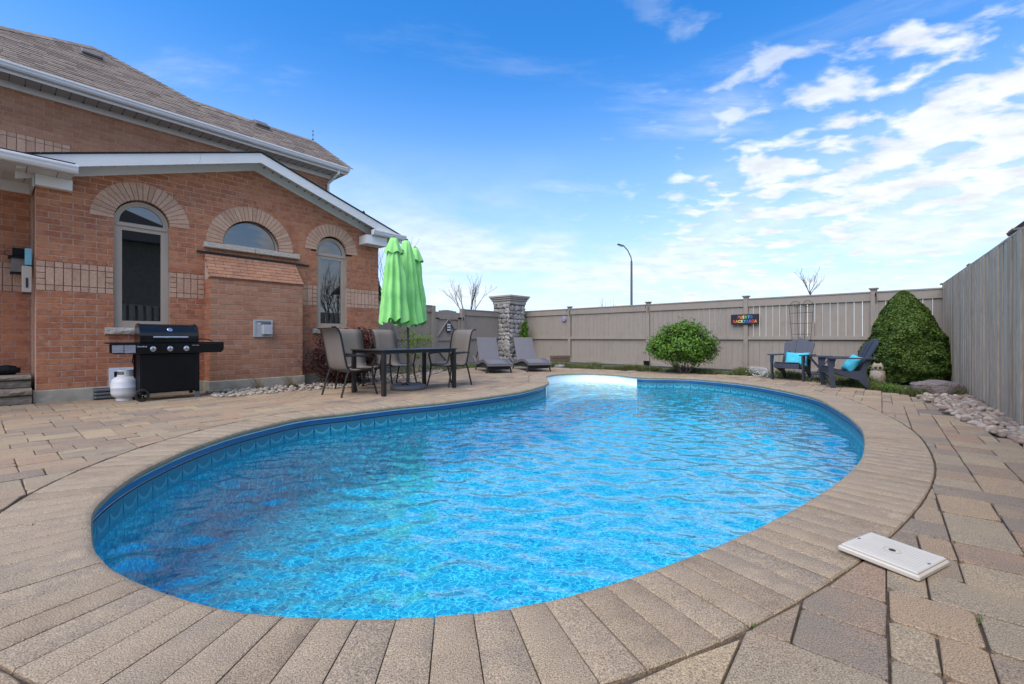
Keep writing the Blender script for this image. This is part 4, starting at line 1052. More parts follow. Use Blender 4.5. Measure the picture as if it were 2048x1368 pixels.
zs_ = tag(MB().bx(-.11, .11, -.02, 0, -.16, .16, .004).build('gate_sign', M['signb'], loc=gate.location + Vector((.762 * .045, -.647 * .045, 1.33)) + u2 * .0), 'small black and white zebra striped sign on the arched gate', 'sign'); zs_.rotation_euler = (0, 0, math.atan2(.762, .647))
zb_ = MB()
for k in range(6):
    z = -.12 + k * .048
    zb_.add([(-.085, -.022, z), (.0, -.022, z + .018 * (-1) ** k), (.085, -.022, z), (.085, -.022, z + .026), (.0, -.022, z + .030 + .018 * (-1) ** k), (-.085, -.022, z + .020)], [(0, 1, 4, 5), (1, 2, 3, 4)])
zb_.build('white_stripes', M['bead'], zs_)
# right fence, board on board
RF0 = Vector((-.9, -3.14, 0)); RFD = Vector((.630, .7765, 0)); RFA = math.atan2(.7765, .630)
rfn = thing('wooden_fence', 'tall weathered grey board-on-board fence running along the right side', 'fence', RF0, RFA)
RL = (FB - RF0).length + .10
x = .1
def rH(x): return 2.115 + .075 * max(0, (x - 10.3) / 6.5)
while x < RL - .05:
    h = round(rH(x) - .03, 2)
    board(rfn, x, .140 + frnd.choice((0, .008)), .03, h, .045 + frnd.uniform(0, .012), M['rfence'], .022)
    board(rfn, x + .115, .15, .03, h, -.05, M['rfence'], .02)
    x += .228
seg = 2.9; x = 0
while x < RL - .3:
    e = min(x + seg, RL - .05)
    MB().bar((x, .0, rH(x) - .012), (e, .0, rH(e) - .012), .11, .03, bev=.003).build('top_cap', M['rfence'], rfn)
    MB().bar((x, -.055, .4), (e, -.055, .4), .05, .09).bar((x, -.055, 1.5), (e, -.055, 1.5), .05, .09).build('back_rail', M['rfence'], rfn)
    x += seg
for px_ in (1876, 1928, 2010, None):
    if px_: r_ = (px_ - 1024) / F; s = (r_ * RF0.y - RF0.x) / (RFD.x - r_ * RFD.y)
    else: s = 6.0
    h = rH(s) + .09 + (.05 if px_ == 2010 else 0)
    p = MB().box((0, 0, h / 2), (.11, .11, h), None, .004).build('post', M['lamp'], rfn, loc=(s, -.14, 0))
    MB().box((0, 0, .015), (.20, .20, .03), None, .005).build('post_cap', M['lamp'], p, loc=(0, 0, h))

# stone pillar
Y_ = 18.7; pil = thing('stone_pillar', 'square grey fieldstone pillar with a stepped beige cap behind the loungers', 'pillar', ((1019 - 1024) / F * Y_, Y_, 0), R(47))
hw_ = .45
MB().bx(-hw_, hw_, -hw_, hw_, 0, 2.35).build('core', M['grey'], pil)
sr2 = random.Random(4); STN = []
for k in range(7):
    b_ = bmesh.new(); bmesh.ops.create_icosphere(b_, subdivisions=2, radius=1)
    for v_ in b_.verts:
        c = v_.co; c2 = Vector([math.copysign(abs(q) ** .78, q) for q in c]); v_.co = c2 * (1 + .45 * noise.noise(c * 1.3 + Vector((k * 7, 0, 0))))
    me = bpy.data.meshes.new('stone'); b_.to_mesh(me); b_.free(); me.materials.append(M['pillar']); STN.append(me)
for face in range(4):
    z = .02
    while z < 2.3:
        h = sr2.uniform(.13, .24); x = -hw_
        while x < hw_ - .03:
            wd = min(sr2.uniform(.14, .38), hw_ - x)
            if face in (0, 3) or True:
                o = link('stone', STN[sr2.randrange(7)], pil)
                a = face * math.pi / 2; o.rotation_euler = (0, 0, a); o.scale = (wd * .54, .05, min(h, 2.34 - z) * .54)
                q = Matrix.Rotation(a, 3, 'Z') @ Vector((x + wd / 2, -hw_ - .01, z + h / 2)); o.location = q
            x += wd
        z += h
MB().bx(-.5, .5, -.5, .5, .62, .70, .01).build('belt_course', M['pcap'], pil)
for w_, z0, z1 in ((.50, 2.35, 2.47), (.54, 2.47, 2.55), (.58, 2.55, 2.62), (.62, 2.62, 2.70)): MB().bx(-w_, w_, -w_, w_, z0, z1, .012).build('cap_tier', M['pcap'], pil)

# ------------------------------------------------------------ foliage helpers
def leaves(name, pts, nrm, size, m, parent=None, kind='stuff', elong=1.6, droop=.0, tilt=.9):
    n = len(pts); rs = np.random.RandomState(len(pts) % 9973)
    a = nrm + rs.normal(0, tilt, (n, 3)); a /= np.linalg.norm(a, axis=1)[:, None]
    r_ = rs.normal(0, 1, (n, 3)); u_ = np.cross(a, r_); u_ /= np.linalg.norm(u_, axis=1)[:, None]; v_ = np.cross(a, u_)
    s = (size * rs.uniform(.6, 1.3, n))[:, None]
    c = pts; P = np.stack([c - u_ * s * elong / 2, c + v_ * s * .5 + a * s * .12, c + u_ * s * elong / 2, c - v_ * s * .5 + a * s * .12], 1).reshape(-1, 3)
    me = bpy.data.meshes.new(name); me.vertices.add(4 * n); me.vertices.foreach_set('co', P.ravel())
    me.loops.add(4 * n); me.loops.foreach_set('vertex_index', np.arange(4 * n)); me.polygons.add(n)
    me.polygons.foreach_set('loop_start', np.arange(0, 4 * n, 4)); me.polygons.foreach_set('loop_total', np.full(n, 4)); me.materials.append(m); me.update(calc_edges=True); me.validate()
    return link(name, me, parent, kind=kind)
def branches(mb, p, d, l, r_, depth, rs, spread=.55, up=.15, n=3, gravity=0, shrink=.72, minr=.002):
    pts = [p]; k = 4; dd = d.copy(); q = p.copy()
    for i in range(k):
        dd = (dd + Vector((rs.uniform(-1, 1), rs.uniform(-1, 1), rs.uniform(-1, 1))) * .13 + Vector((0, 0, up * .3))).normalized(); q = q + dd * l / k; pts.append(q)
    mb.tube(pts, [max(minr, r_ * (1 - .45 * i / k)) for i in range(k + 1)], 5 if r_ > .01 else 3, cap=False)
    ends = [(q, dd)]
    if depth:
        for i in range(n):
            b = pts[rs.randint(2, k)] if i else pts[-1]
            nd = (dd + Vector((rs.uniform(-1, 1), rs.uniform(-1, 1), rs.uniform(-.6, 1))) * spread).normalized()
            ends += branches(mb, b, nd, l * rs.uniform(shrink - .12, shrink + .12), max(minr, r_ * .55), depth - 1, rs, spread, up, n, gravity, shrink, minr)
    return ends
def clumps(c, rad, n, k, rs, shell=.75, zmin=None, shape=lambda d: 1, jig=.14):
    """points in leaf clumps that fill the outer part of an ellipsoid"""
    d = rs.normal(0, 1, (k, 3)); d /= np.linalg.norm(d, axis=1)[:, None]
    rr = rs.uniform(shell, 1.0, k)[:, None]; cc = d * rr
    sel = rs.randint(0, k, n); o = rs.normal(0, 1, (n, 3)) * jig; p = cc[sel] + o
    nr = d[sel] + o * 2; sc = np.array(rad); P = p * sc + np.array(c)
    ok = np.ones(n, bool) if zmin is None else P[:, 2] > zmin
    return P[ok], nr[ok]

# conifer (dwarf spruce)
cx, cy = (1816 - 1024) / F * 9.62, 9.62
cf = thing('conical_spruce', 'dense dark green cone shaped spruce in the fence corner', 'conifer', (cx, cy, 0))
MB().tube([(0, 0, 0), (0, 0, 1.2)], [.06, .02], 8).build('trunk', M['bark'], cf)
rs = np.random.RandomState(5); n = 60000
h = rs.uniform(0, 1, n) ** 1.25; ang = rs.uniform(0, 2 * np.pi, n)
def crad(h, a):
    base = np.where(h < .12, .62 + h * 1.0, .745 * (1 - ((h - .12).clip(0) / .88) ** 1.5) ** .74)
    lump = np.array([noise.noise(Vector((math.cos(b) * 2.4, math.sin(b) * 2.4, hh * 4.5))) + .6 * noise.noise(Vector((math.cos(b) * 6, math.sin(b) * 7, hh * 11))) for hh, b in zip(h, a)])
    return base * (1 + .24 * lump) + .02
rr = crad(h, ang) * (1 - rs.exponential(.06, n)).clip(.4, 1.0)
pts = np.stack([rr * np.cos(ang) - .10 * h, rr * np.sin(ang), .04 + h * 1.92], 1); nr = np.stack([np.cos(ang), np.sin(ang), .5 + 0 * ang], 1)
leaves('foliage', pts, nr, .033, M['leafc'], cf, elong=1.5, tilt=.8)
core = MB(); core.lathe([(.47 * math.sqrt(max(0, 1 - (q / 10) ** 1.6)) + .01, .08 + q * .17) for q in range(11)], 14).build('inner_twigs', M['bark'], cf)

# round green bush
bx_, by_ = (1368 - 1024) / F * 11.95, 11.95
gb = thing('leafy_bush', 'round bright green leafy bush in front of the back fence', 'bush', (bx_, by_, 0))
tw = MB(); rr_ = random.Random(3)
for i in range(16):
    a = rr_.uniform(0, 6.28); branches(tw, Vector((.10 * math.cos(a), .10 * math.sin(a), 0)), Vector((math.cos(a) * .7, math.sin(a) * .5, 1)).normalized(), .62, .014, 2, rr_, .6, .1, 3)
tw.build('stems', M['bark'], gb, kind='stuff')
rs = np.random.RandomState(8)
P1, N1 = clumps((0, 0, .78), (.74, .62, .55), 9000, 150, rs, .40, .16, jig=.15)
P2, N2 = clumps((-.05, 0, .92), (.55, .5, .50), 3400, 70, rs, .7, .2, jig=.14)
P3, N3 = clumps((-.62, 0, .72), (.32, .3, .26), 1700, 26, rs, .6, .2, jig=.26); P4, N4 = clumps((.55, 0, .70), (.34, .3, .36), 1900, 30, rs, .6, .2, jig=.26)
P5 = []
for q in range(46):
    a = rs.uniform(0, 6.28); e = rs.uniform(.15, 1.3); d_ = np.array([math.cos(a) * math.cos(e), math.sin(a) * math.cos(e), math.sin(e)]); L_ = rs.uniform(.95, 1.22)
    for s_ in np.linspace(.7, 1, 16): P5.append(d_ * np.array([.76, .64, .60]) * L_ * s_ + np.array([0, 0, .78]) + rs.normal(0, .018, 3))
P5 = np.array(P5); leaves('foliage', np.r_[P1, P2, P3, P4, P5], np.r_[N1, N2, N3, N4, P5 * 0] + np.array([0, 0, .9]), .042, M['leafg'], gb, elong=1.7, tilt=.55)

# barberry by the house
bb_ = thing('barberry_bush', 'dark red barberry bush against the house wall behind the chairs', 'bush', (-3.50, 9.28, 0))
tw = MB()
for i in range(20):
    a = rr_.uniform(0, 6.28); branches(tw, Vector((.1 * math.cos(a), .1 * math.sin(a), 0)), Vector((math.cos(a) * .9, math.sin(a) * .9, .8)).normalized(), .5, .012, 2, rr_, .6, .1, 3)
tw.build('stems', M['bark'], bb_, kind='stuff')
rs = np.random.RandomState(18); P1, N1 = clumps((0, 0, .50), (.72, .55, .50), 15000, 220, rs, .5, .03, jig=.13); P2, N2 = clumps((.1, .2, .78), (.55, .40, .36), 6000, 80, rs, .6, .1, jig=.16)
leaves('foliage', np.r_[P1, P2], np.r_[N1, N2], .028, M['leafr'], bb_, elong=1.6)

# small young shrub behind the table
ys = thing('young_shrub', 'small loose yellow-green shrub behind the umbrella pole', 'shrub', ((832 - 1024) / F * 11.9, 11.9, 0)); tw = MB(); E_ = []
for i in range(13):
    a = rr_.uniform(0, 6.28); E_ += branches(tw, Vector((.05 * math.cos(a), .05 * math.sin(a), 0)), Vector((math.cos(a) * .5, math.sin(a) * .5, 1.3)).normalized(), .5, .007, 2, rr_, .4, .2, 3)
tw.build('stems', M['dry'], ys, kind='stuff')
rs = np.random.RandomState(28); ee = np.array([e[0] for e in E_ if e[0].z > .4]); P_ = ee[rs.randint(0, len(ee), 850)] + rs.normal(0, .045, (850, 3)); leaves('foliage', P_, np.tile([0, 0, 1.], (850, 1)), .035, M['leafy'], ys, elong=1.8)

# ivy on the fence beside the pillar
iv = tag(None or leaves('ivy_clump', *(lambda a: (a[0], a[1]))(clumps((0, 0, 1.12), (.16, .08, .55), 1500, 40, np.random.RandomState(2), .3, .3, jig=.2)), .06, M['leafg'], kind=None), 'narrow green ivy climbing the fence right of the stone pillar', 'ivy'); iv.location = ((1048 - 1024) / F * 18.3, 18.3, 0)

# dry ornamental grass tufts
def blades(name, c, n, l, sp, m, width=.006, parent=None, kind=None, lean=.6):
    vs = []; fs = []; g = random.Random(hash((round(c[0], 2), n)) & 0xffff)
    for i in range(n):
        a = g.uniform(0, 6.28); r_ = g.uniform(0, sp); b = Vector((c[0] + r_ * math.cos(a), c[1] + r_ * math.sin(a), c[2]))
        d = Vector((math.cos(a) * lean * g.uniform(.1, 1.1), math.sin(a) * lean * g.uniform(.1, 1.1), 1)).normalized(); ll = l * g.uniform(.5, 1.1)
        s = Vector((-math.sin(a + .6), math.cos(a + .6), 0)) * width * .5; mid = b + d * ll * .55; e = b + d * ll + Vector((math.cos(a), math.sin(a), 0)) * ll * .12 * lean - Vector((0, 0, ll * .05))
        k = len(vs); vs += [b - s, b + s, mid + s * .8, mid - s * .8, e]; fs += [(k, k + 1, k + 2, k + 3), (k + 3, k + 2, k + 4)]
    return MB().add(vs, fs).build(name, m, parent, kind=kind)
for (x_, y_, lab) in ((518, 779, 'dry straw grass tuft in pebbles, left one below the vent box'), (582, 774, 'dry straw grass tuft in pebbles, right one nearer the barberry')):
    p = gp(x_, y_); t_ = thing('grass_tuft', lab, 'ornamental grass', (p[0], p[1], 0), group='dry grass tufts along the chimney')
    blades('dry_stalks', (0, 0, 0), 90, .34, .06, M['dry'], .006, t_, 'stuff', .75); blades('green_base', (0, 0, 0), 160, .09, .11, M['grass'], .008, t_, 'stuff', .6)

# grass along the back and right edges, weeds
def strip(pts, wd, n, l, name, m, seed, lo=.4):
    g = random.Random(seed); vs = []; fs = []; seg_ = [(Vector((*pts[i], 0)), Vector((*pts[i + 1], 0))) for i in range(len(pts) - 1)]; Ls_ = [(b - a).length for a, b in seg_]
    for i in range(n):
        a, b = g.choices(seg_, Ls_)[0]; t = g.random(); p = a.lerp(b, t); nn_ = (b - a).normalized(); nn_ = Vector((-nn_.y, nn_.x, 0)); p = p + nn_ * wd * g.uniform(0, 1)
        dn_ = noise.noise(p * 1.7 + Vector((seed, 0, 0)))
        if dn_ < g.uniform(-.45, .15): continue
        ll = l * g.uniform(lo, 1) * (1 + dn_); aa = g.uniform(0, 6.28); d = Vector((math.cos(aa) * .5, math.sin(aa) * .5, 1)).normalized(); s = Vector((-math.sin(aa), math.cos(aa), 0)) * .005
        k = len(vs); b0_ = Vector((p.x, p.y, -.03)); mid = b0_ + d * ll * .6; e = b0_ + d * ll + Vector((math.cos(aa), math.sin(aa), -.1)) * ll * .25
        vs += [b0_ - s, b0_ + s, mid + s * .8, mid - s * .8, e]; fs += [(k, k + 1, k + 2, k + 3), (k + 3, k + 2, k + 4)]
    return MB().add(vs, fs).build(name, m, kind='stuff')
gline = [gp(1840, 794), gp(1790, 786), gp(1700, 773), gp(1600, 760.5), gp(1490, 751), gp(1380, 746), gp(1300, 743), gp(1190, 738), gp(1100, 735)][::-1]
tag(strip(gline, .75, 36000, .19, 'grass', M['grass'], 3), 'strip of weedy grass along the back fence', 'grass')
tag(strip([(-2.6, 11.3), (-2.15, 12.6), (-1.5, 13.9), gp(1000, 733)], 1.2, 7000, .16, 'grass', M['grass'], 5), 'grass at the gate fence', 'grass')
tag(strip([gp(1890, 775), gp(1950, 806), gp(2000, 830), gp(2080, 866)], .10, 1500, .10, 'grass', M['grass'], 9), 'weeds between river stones and the right fence', 'weeds')
rs = np.random.RandomState(41); k = 2600; tt = rs.uniform(0, 1, k); A = np.array([*gp(1690, 771), 0]); B = np.array([*gp(1838, 792), 0]); Pw = A + (B - A) * tt[:, None] + np.c_[rs.uniform(0, .45, k) * .6, rs.uniform(0, .45, k), rs.uniform(-.02, .10, k)]
tag(leaves('ground_cover', Pw, np.tile([0, 0, 1.], (k, 1)), .035, M['leafg'], elong=1.6, tilt=.5), 'low leafy ground cover under the spruce', 'ground cover')

# ------------------------------------------------------------ stones
STONES = []
for k in range(8):
    b_ = bmesh.new(); bmesh.ops.create_icosphere(b_, subdivisions=2, radius=1)
    for v_ in b_.verts: c = v_.co.copy(); v_.co = c * (1 + .22 * noise.noise(c * 1.1 + Vector((k * 5, 3, 0))))
    me = bpy.data.meshes.new('stone'); b_.to_mesh(me); b_.free(); me.materials.append(M['stone']); me.polygons.foreach_set('use_smooth', [True] * len(me.polygons)); STONES.append(me)
def rockbed(poly, name, lab, n, smin, smax, seed, mound=0):
    g = random.Random(seed); ap_ = np.array(poly); mn, mxx = ap_.min(0), ap_.max(0)
    bed = fill([poly], -.012, name, M['sand']); tag(bed, lab, None)
    placed = []; tries = 0
    while len(placed) < n and tries < n * 40:
        tries += 1; p = (g.uniform(mn[0], mxx[0]), g.uniform(mn[1], mxx[1]))
        if not inside(np.array([p]), ap_)[0]: continue
        s = g.uniform(smin, smax)
        if any((p[0] - q[0]) ** 2 + (p[1] - q[1]) ** 2 < (.72 * (s + q[2])) ** 2 for q in placed): continue
        placed.append((*p, s))
    for q in range(n // 3): # second layer
        x_, y_, s = placed[g.randrange(len(placed))]; placed.append((x_ + g.uniform(-s, s), y_ + g.uniform(-s, s), -s * .8))
    placed.sort(key=lambda q: (q[1]) / abs(q[2]))
    extra = MB()
    for i, (x_, y_, s) in enumerate(placed):
        z = .012 if s > 0 else .045 * (abs(s) / .05); s = abs(s); me = STONES[g.randrange(8)]
        sc = Vector((s * g.uniform(.9, 1.35), s * g.uniform(.7, 1.0), s * g.uniform(.5, .75))); ro = (g.uniform(-.35, .35), g.uniform(-.35, .35), g.uniform(0, 6.28))
        if i < 300:
            o = link('stone', me, bed, (x_, y_, z)); o.scale = sc; o.rotation_euler = ro
        else:
            from mathutils import Euler
            mt = Matrix.Translation((x_, y_, z)) @ Euler(ro).to_matrix().to_4x4() @ Matrix.Diagonal((*sc, 1))
            extra.add([mt @ v_.co for v_ in me.vertices], [tuple(p_.vertices) for p_ in me.polygons])
    if extra.v: extra.build('stone_field', M['stone'], bed, smooth=True, kind='stuff')
    return bed
bedR = [(2.04, .91), (3.93, 3.24), gp(2048, 888), gp(1960, 857), gp(1900, 827), gp(1838, 796), gp(1905, 776), gp(1950, 803), gp(2048, 848), (2.25, .74)]
rockbed(bedR, 'stone_bed', 'river stones along the right fence', 620, .035, .072, 6)
bedL = [gp(430, 796), gp(500, 792), gp(600, 782), gp(700, 775), gp(770, 766), gp(850, 755), gp(888, 742), gp(870, 737), gp(800, 742), gp(757, 752), gp(620, 768), (-4.95, 8.15), (-5.3, 7.75)]
for me in STONES: pass
M['pebble'] = mat('pale_pebble', [(.16, .13, .10), (.28, .235, .18), (.42, .365, .29), (.22, .175, .13)], .85, 14, 3, .3, 60, rand=.8)
S2 = []
for me in STONES: c = me.copy(); c.name = 'pebble'; c.materials[0] = M['pebble']; S2.append(c)
STONES_ = STONES; STONES = S2
rockbed(bedL, 'pebble_bed', 'pale pebbles along the house wall', 760, .022, .05, 8)
# boulder
def rock(name, loc, dims, m, seed, lab, cat, rz=0, flat=.0, sub_=3):
    b_ = bmesh.new(); bmesh.ops.create_icosphere(b_, subdivisions=sub_, radius=1)
    for v_ in b_.verts:
        c = v_.co.copy(); c2 = Vector([math.copysign(abs(q) ** .55, q) for q in c]); n_ = noise.noise(c * 1.1 + Vector((seed, 0, 0))) * .25 + noise.noise(c * 3 + Vector((seed, 2, 0))) * .09
        c2 *= 1 + n_; c2.z = round(c2.z * 5) / 5 * .5 + c2.z * .5; v_.co = Vector((c2.x * dims[0], c2.y * dims[1], c2.z * dims[2]))
    me = bpy.data.meshes.new(name); b_.to_mesh(me); b_.free(); me.materials.append(m); o = link(name, me, None, loc); o.rotation_euler = (0, 0, rz); autosmooth(o, 30); return tag(o, lab, cat)
rock('boulder', (*gp(1876, 790), .09), (.33, .26, .15), M['boulder'], 3, 'large flat-topped brown boulder at the end of the right stone bed', 'boulder', R(20))
M['palerock'] = mat('pale_rock', [(.22, .21, .20), (.36, .35, .34)], .9, 8, 6, .8, 20)
rock('boulder', (*gp(1512, 748), .06), (.24, .18, .13), M['palerock'], 9, 'pale grey rock in the grass beside the left deck chair', 'rock', R(-20))
rock('boulder', (*gp(1120, 735), .02), (.20, .16, .08), M['palerock'], 15, 'small pale rock in front of the back fence by the wooden stump', 'rock', R(-20))
ww = np.random.RandomState(6); p_ = gp(1545, 757); k = 420
tag(leaves('white_flowers', np.c_[ww.normal(p_[0], .16, k), ww.normal(p_[1] + .35, .12, k), ww.uniform(.0, .14, k)], np.tile([0, 0, 1.], (k, 1)), .022, M['flower'], elong=1), 'small white flowers under the left deck chair', 'flowers')
# garden figure
o = thing('garden_statue', 'small beige stone owl statue behind the right deck chair', 'statue', (*gp(1755, 767), 0), R(-35))
bd = MB().lathe([(.10, 0), (.125, .05), (.135, .14), (.12, .22), (.085, .275), (.092, .31), (.10, .35), (.085, .39), (.04, .415)], 18); bd.v = [(x_ * 1 + .012 * noise.noise(Vector((x_, y_, z_)) * 14), y_ * .85 + .012 * noise.noise(Vector((x_, z_, y_)) * 14), z_) for x_, y_, z_ in bd.v]
autosmooth(bd.build('body', M['ltan'], o))
for s in (-1, 1):
    MB().lathe([(.028, 0), (.024, .02), (.008, .045)], 8, (s * .05, 0, .39)).build('ear', M['ltan'], o)
    MB().lathe([(.024, 0), (.022, .008), (.01, .01)], 10, (s * .035, -.078, .335), (0, -1, 0)).build('eye', M['slot'], o)
    MB().box((s * .10, .01, .17), (.045, .12, .19), None, .018).build('wing', M['ltan'], o)
MB().lathe([(.014, 0), (.002, .03)], 6, (0, -.085, .315), (0, -1, -.5)).build('beak', M['ltan'], o)
o = thing('log_stump', 'low brown wooden planter box at the back fence beside the loungers', 'planter', (*gp(1120, 729), 0), R(20))
for k in range(3): MB().bx(-.34, .34, -.13, .13, .0 + k * .11, .105 + k * .11, .012).build('plank', M['log'], o)
# black solar lights at the posts
for (s, lab) in ((7.13, 'small black light box at the foot of the fence post left of the bush'), (10.4 * 0 + 4.62, None)):
    if lab:
        o = thing('post_light', lab, 'light', FB + FBD * s + Vector((-.694, -.72, 0)) * .14, FBA); MB().bx(-.08, .08, -.06, .06, .0, .16, .01).build('housing', M['blackm'], o); MB().bx(-.095, .095, -.08, .08, .16, .18, .005).build('cap', M['blackm'], o)

# ------------------------------------------------------------ things on the back fence
def onfence(s, out, z): return FB + FBD * s + Vector((-.694, -.72, 0)) * out + Vector((0, 0, z))
SA = FBA + math.pi                        # local -y... faces the pool
sg = thing('painted_sign', 'black sign with rainbow letters PUERTO BACKYARDA on the fence post', 'sign', onfence(4.10, .105, 1.49), SA)
MB().bx(-.375, .375, -.0, .022, -.145, .145, .004).build('plank', M['signb'], sg)
LC = dict(r=(.60, .05, .035), o=(.75, .25, .03), y=(.72, .62, .30), g=(.12, .42, .16), c=(.05, .36, .50), b=(.04, .14, .50), p=(.33, .08, .22))
for k, v_ in LC.items(): M['l' + k] = mat('letter_paint_' + {'r': 'red', 'o': 'orange', 'y': 'cream', 'g': 'green', 'c': 'cyan', 'b': 'blue', 'p': 'plum'}[k], [v_, tuple(q * 1.1 for q in v_)], .6)
def text_mesh(s, size, m, depth=.002, off=0.0):
    cu = bpy.data.curves.new('letter', 'FONT'); cu.body = s; cu.size = size; cu.extrude = depth; cu.align_x = 'CENTER'; cu.align_y = 'CENTER'; cu.offset = off; cu.resolution_u = 3
    ob = bpy.data.objects.new('tmp_letter', cu); COL.objects.link(ob); dg = bpy.context.evaluated_depsgraph_get(); dg.update()
    me = bpy.data.meshes.new_from_object(ob.evaluated_get(dg)); bpy.data.objects.remove(ob); bpy.data.curves.remove(cu); me.materials.clear(); me.materials.append(m); me.name = 'letter'; return me
for row, cols, z, x0 in (('PUERTO', 'poygcb', .058, -.165), ('BACKYARDA', 'royycbproo', -.062, -.285)):
    for i, ch in enumerate(row):
        o = link('letter', text_mesh(ch, .112, M['l' + cols[i]], off=.004), sg, (x0 + i * (.066 if len(row) == 6 else .0715), -.003, z)); o.rotation_euler = (R(90), 0, 0)
        o.scale.x = .88
tr_ = thing('wire_trellis', 'thin black wire trellis with scroll top leaning on the fence behind a deck chair', 'trellis', onfence(2.70, .12, 0), SA)
for xb, xt in ((-.17, -.29), (-.055, -.10), (.055, .09), (.17, .27)): MB().tube([(xb, 0, .02), (xb + (xt - xb) * .1, 0, .5), (xt, 0, 1.84)], .005, 5).build('upright', M['blackm'], tr_)
for z, xw in ((1.05, .20), (1.34, .235), (1.62, .265), (1.84, .29)): MB().tube([(-xw, 0, z), (xw, 0, z)], .0055, 5).build('crossbar', M['blackm'], tr_)
for s in (-1, 1):
    MB().tube([(s * (.13 + (.125 - .005 * q) * math.cos(q * .42)), 0, 1.84 + (.115 - .005 * q) * math.sin(q * .42)) for q in range(17)], .0055, 5).build('scroll', M['blackm'], tr_)
M['lilac'] = mat('lilac_paint', [(.20, .16, .28), (.36, .32, .46)], .6, 40)
o = tag(MB().lathe([(.10, 0), (.11, .008), (.09, .016), (.03, .02)], 16, (0, 0, 0), (0, -1, 0)).build('fence_ornament', M['lilac'], loc=onfence(10.66, .055, 1.70)), 'small round lilac ornament on the fence right of the stone pillar', 'ornament'); o.rotation_euler = (0, 0, SA)

# ------------------------------------------------------------ deck chairs (adirondack), pillows, side table
def adirondack(label, loc, fx, fy):
    t = thing('deck_chair', label, 'deck chair', loc, facing(fx, fy), 'charcoal deck chairs by the back fence')
    m = M['navy']; B0, B1 = Vector((0, .14, .24)), Vector((0, .47, .93))
    for i in range(5):
        k = i - 2; a = Vector((k * .098, B0.y, B0.z)); topz = [0.90, .975, 1, .975, .90][i]
        tip = B0.lerp(B1, topz); b = Vector((k * .128, tip.y, tip.z)); d = (b - a); nn_ = Vector((0, -d.z, d.y)).normalized() * .010
        wa, wb = .0455, .0615; curve = Vector((0, -abs(k) * .018, 0)); sl_ = [0.02, .012, 0, -.012, -.02][i] * 0
        vs = []
        mid = (a + b) / 2; lft = .045 if k < 0 else 0; rgt = .045 if k > 0 else 0
        for sgn in (1, -1):
            o = nn_ * sgn + curve
            vs += [a + o + Vector((-wa, 0, 0)), a + o + Vector((wa, 0, 0)), b + o + Vector((wb, 0, 0)) - d.normalized() * (.045 if k > 0 else .01 * abs(k)), b + o + d.normalized() * .012, b + o + Vector((-wb, 0, 0)) - d.normalized() * (.045 if k < 0 else .01 * abs(k))]
        MB().add(vs, [(0, 1, 2, 3, 4), (5, 9, 8, 7, 6)] + [(j, 5 + j, 5 + (j + 1) % 5, (j + 1) % 5) for j in range(5)]).build('back_slat', m, t)
    MB().bar((-.26, .205, .36), (.26, .205, .36), .025, .06).bar((-.27, .345, .63), (.27, .345, .63), .02, .05).build('back_brace', m, t)
    for i in range(5):
        y = -.335 + i * .098; z = .385 - i * .030 + (.0 if i else -.008)
        MB().box((0, y, z), (.50, .092, .018), Matrix.Rotation(-.28 if i else -.75, 3, 'X'), .004).build('seat_slat', m, t)
    MB().bx(-.25, .25, -.375, -.355, .27, .375, .006).build('front_apron', m, t)
    for s in (-1, 1):
        # arm: paddle
        P = [(s * .25, -.40), (s * .40, -.38), (s * .405, -.20), (s * .36, .20), (s * .34, .38), (s * .28, .38), (s * .27, .0)]
        if s < 0: P = P[::-1]
        MB().prism(P, .555, .58, .004).build('armrest', m, t)
        for nm, pf in (('front_leg', [(-.40, .555), (-.26, .555), (-.30, .40), (-.28, .16), (-.26, 0), (-.345, 0), (-.375, .2)]), ('rear_leg', [(-.32, .375), (-.32, .30), (-.05, .20), (.10, .16), (.24, 0), (.33, 0), (.22, .22), (.24, .40), (.33, .555), (.22, .555), (.13, .33), (-.10, .325)])):
            x0 = s * (.315 if nm == 'front_leg' else .265); mb = MB(); mb.sweep(pf[::(1 if s > 0 else 1)], x0 - .016, x0 + .016); mb.build(nm, m, t)
        MB().bx(s * .333 - .002, s * .333 + .002 + .03 * s * 0, -.39, -.28, .40, .555).build('arm_bracket', m, t)
    for o in t.children:
        bm_ = bmesh.new(); bm_.from_mesh(o.data); bmesh.ops.recalc_face_normals(bm_, faces=bm_.faces); bm_.to_mesh(o.data); bm_.free()
    return t
adirondack('charcoal slatted deck chair facing left in front of the wire trellis', (6.41, 10.15, 0), -.78, -.62)
adirondack('charcoal slatted deck chair seen side-on before the conical spruce', (6.50, 8.64, 0), -.93, .36)
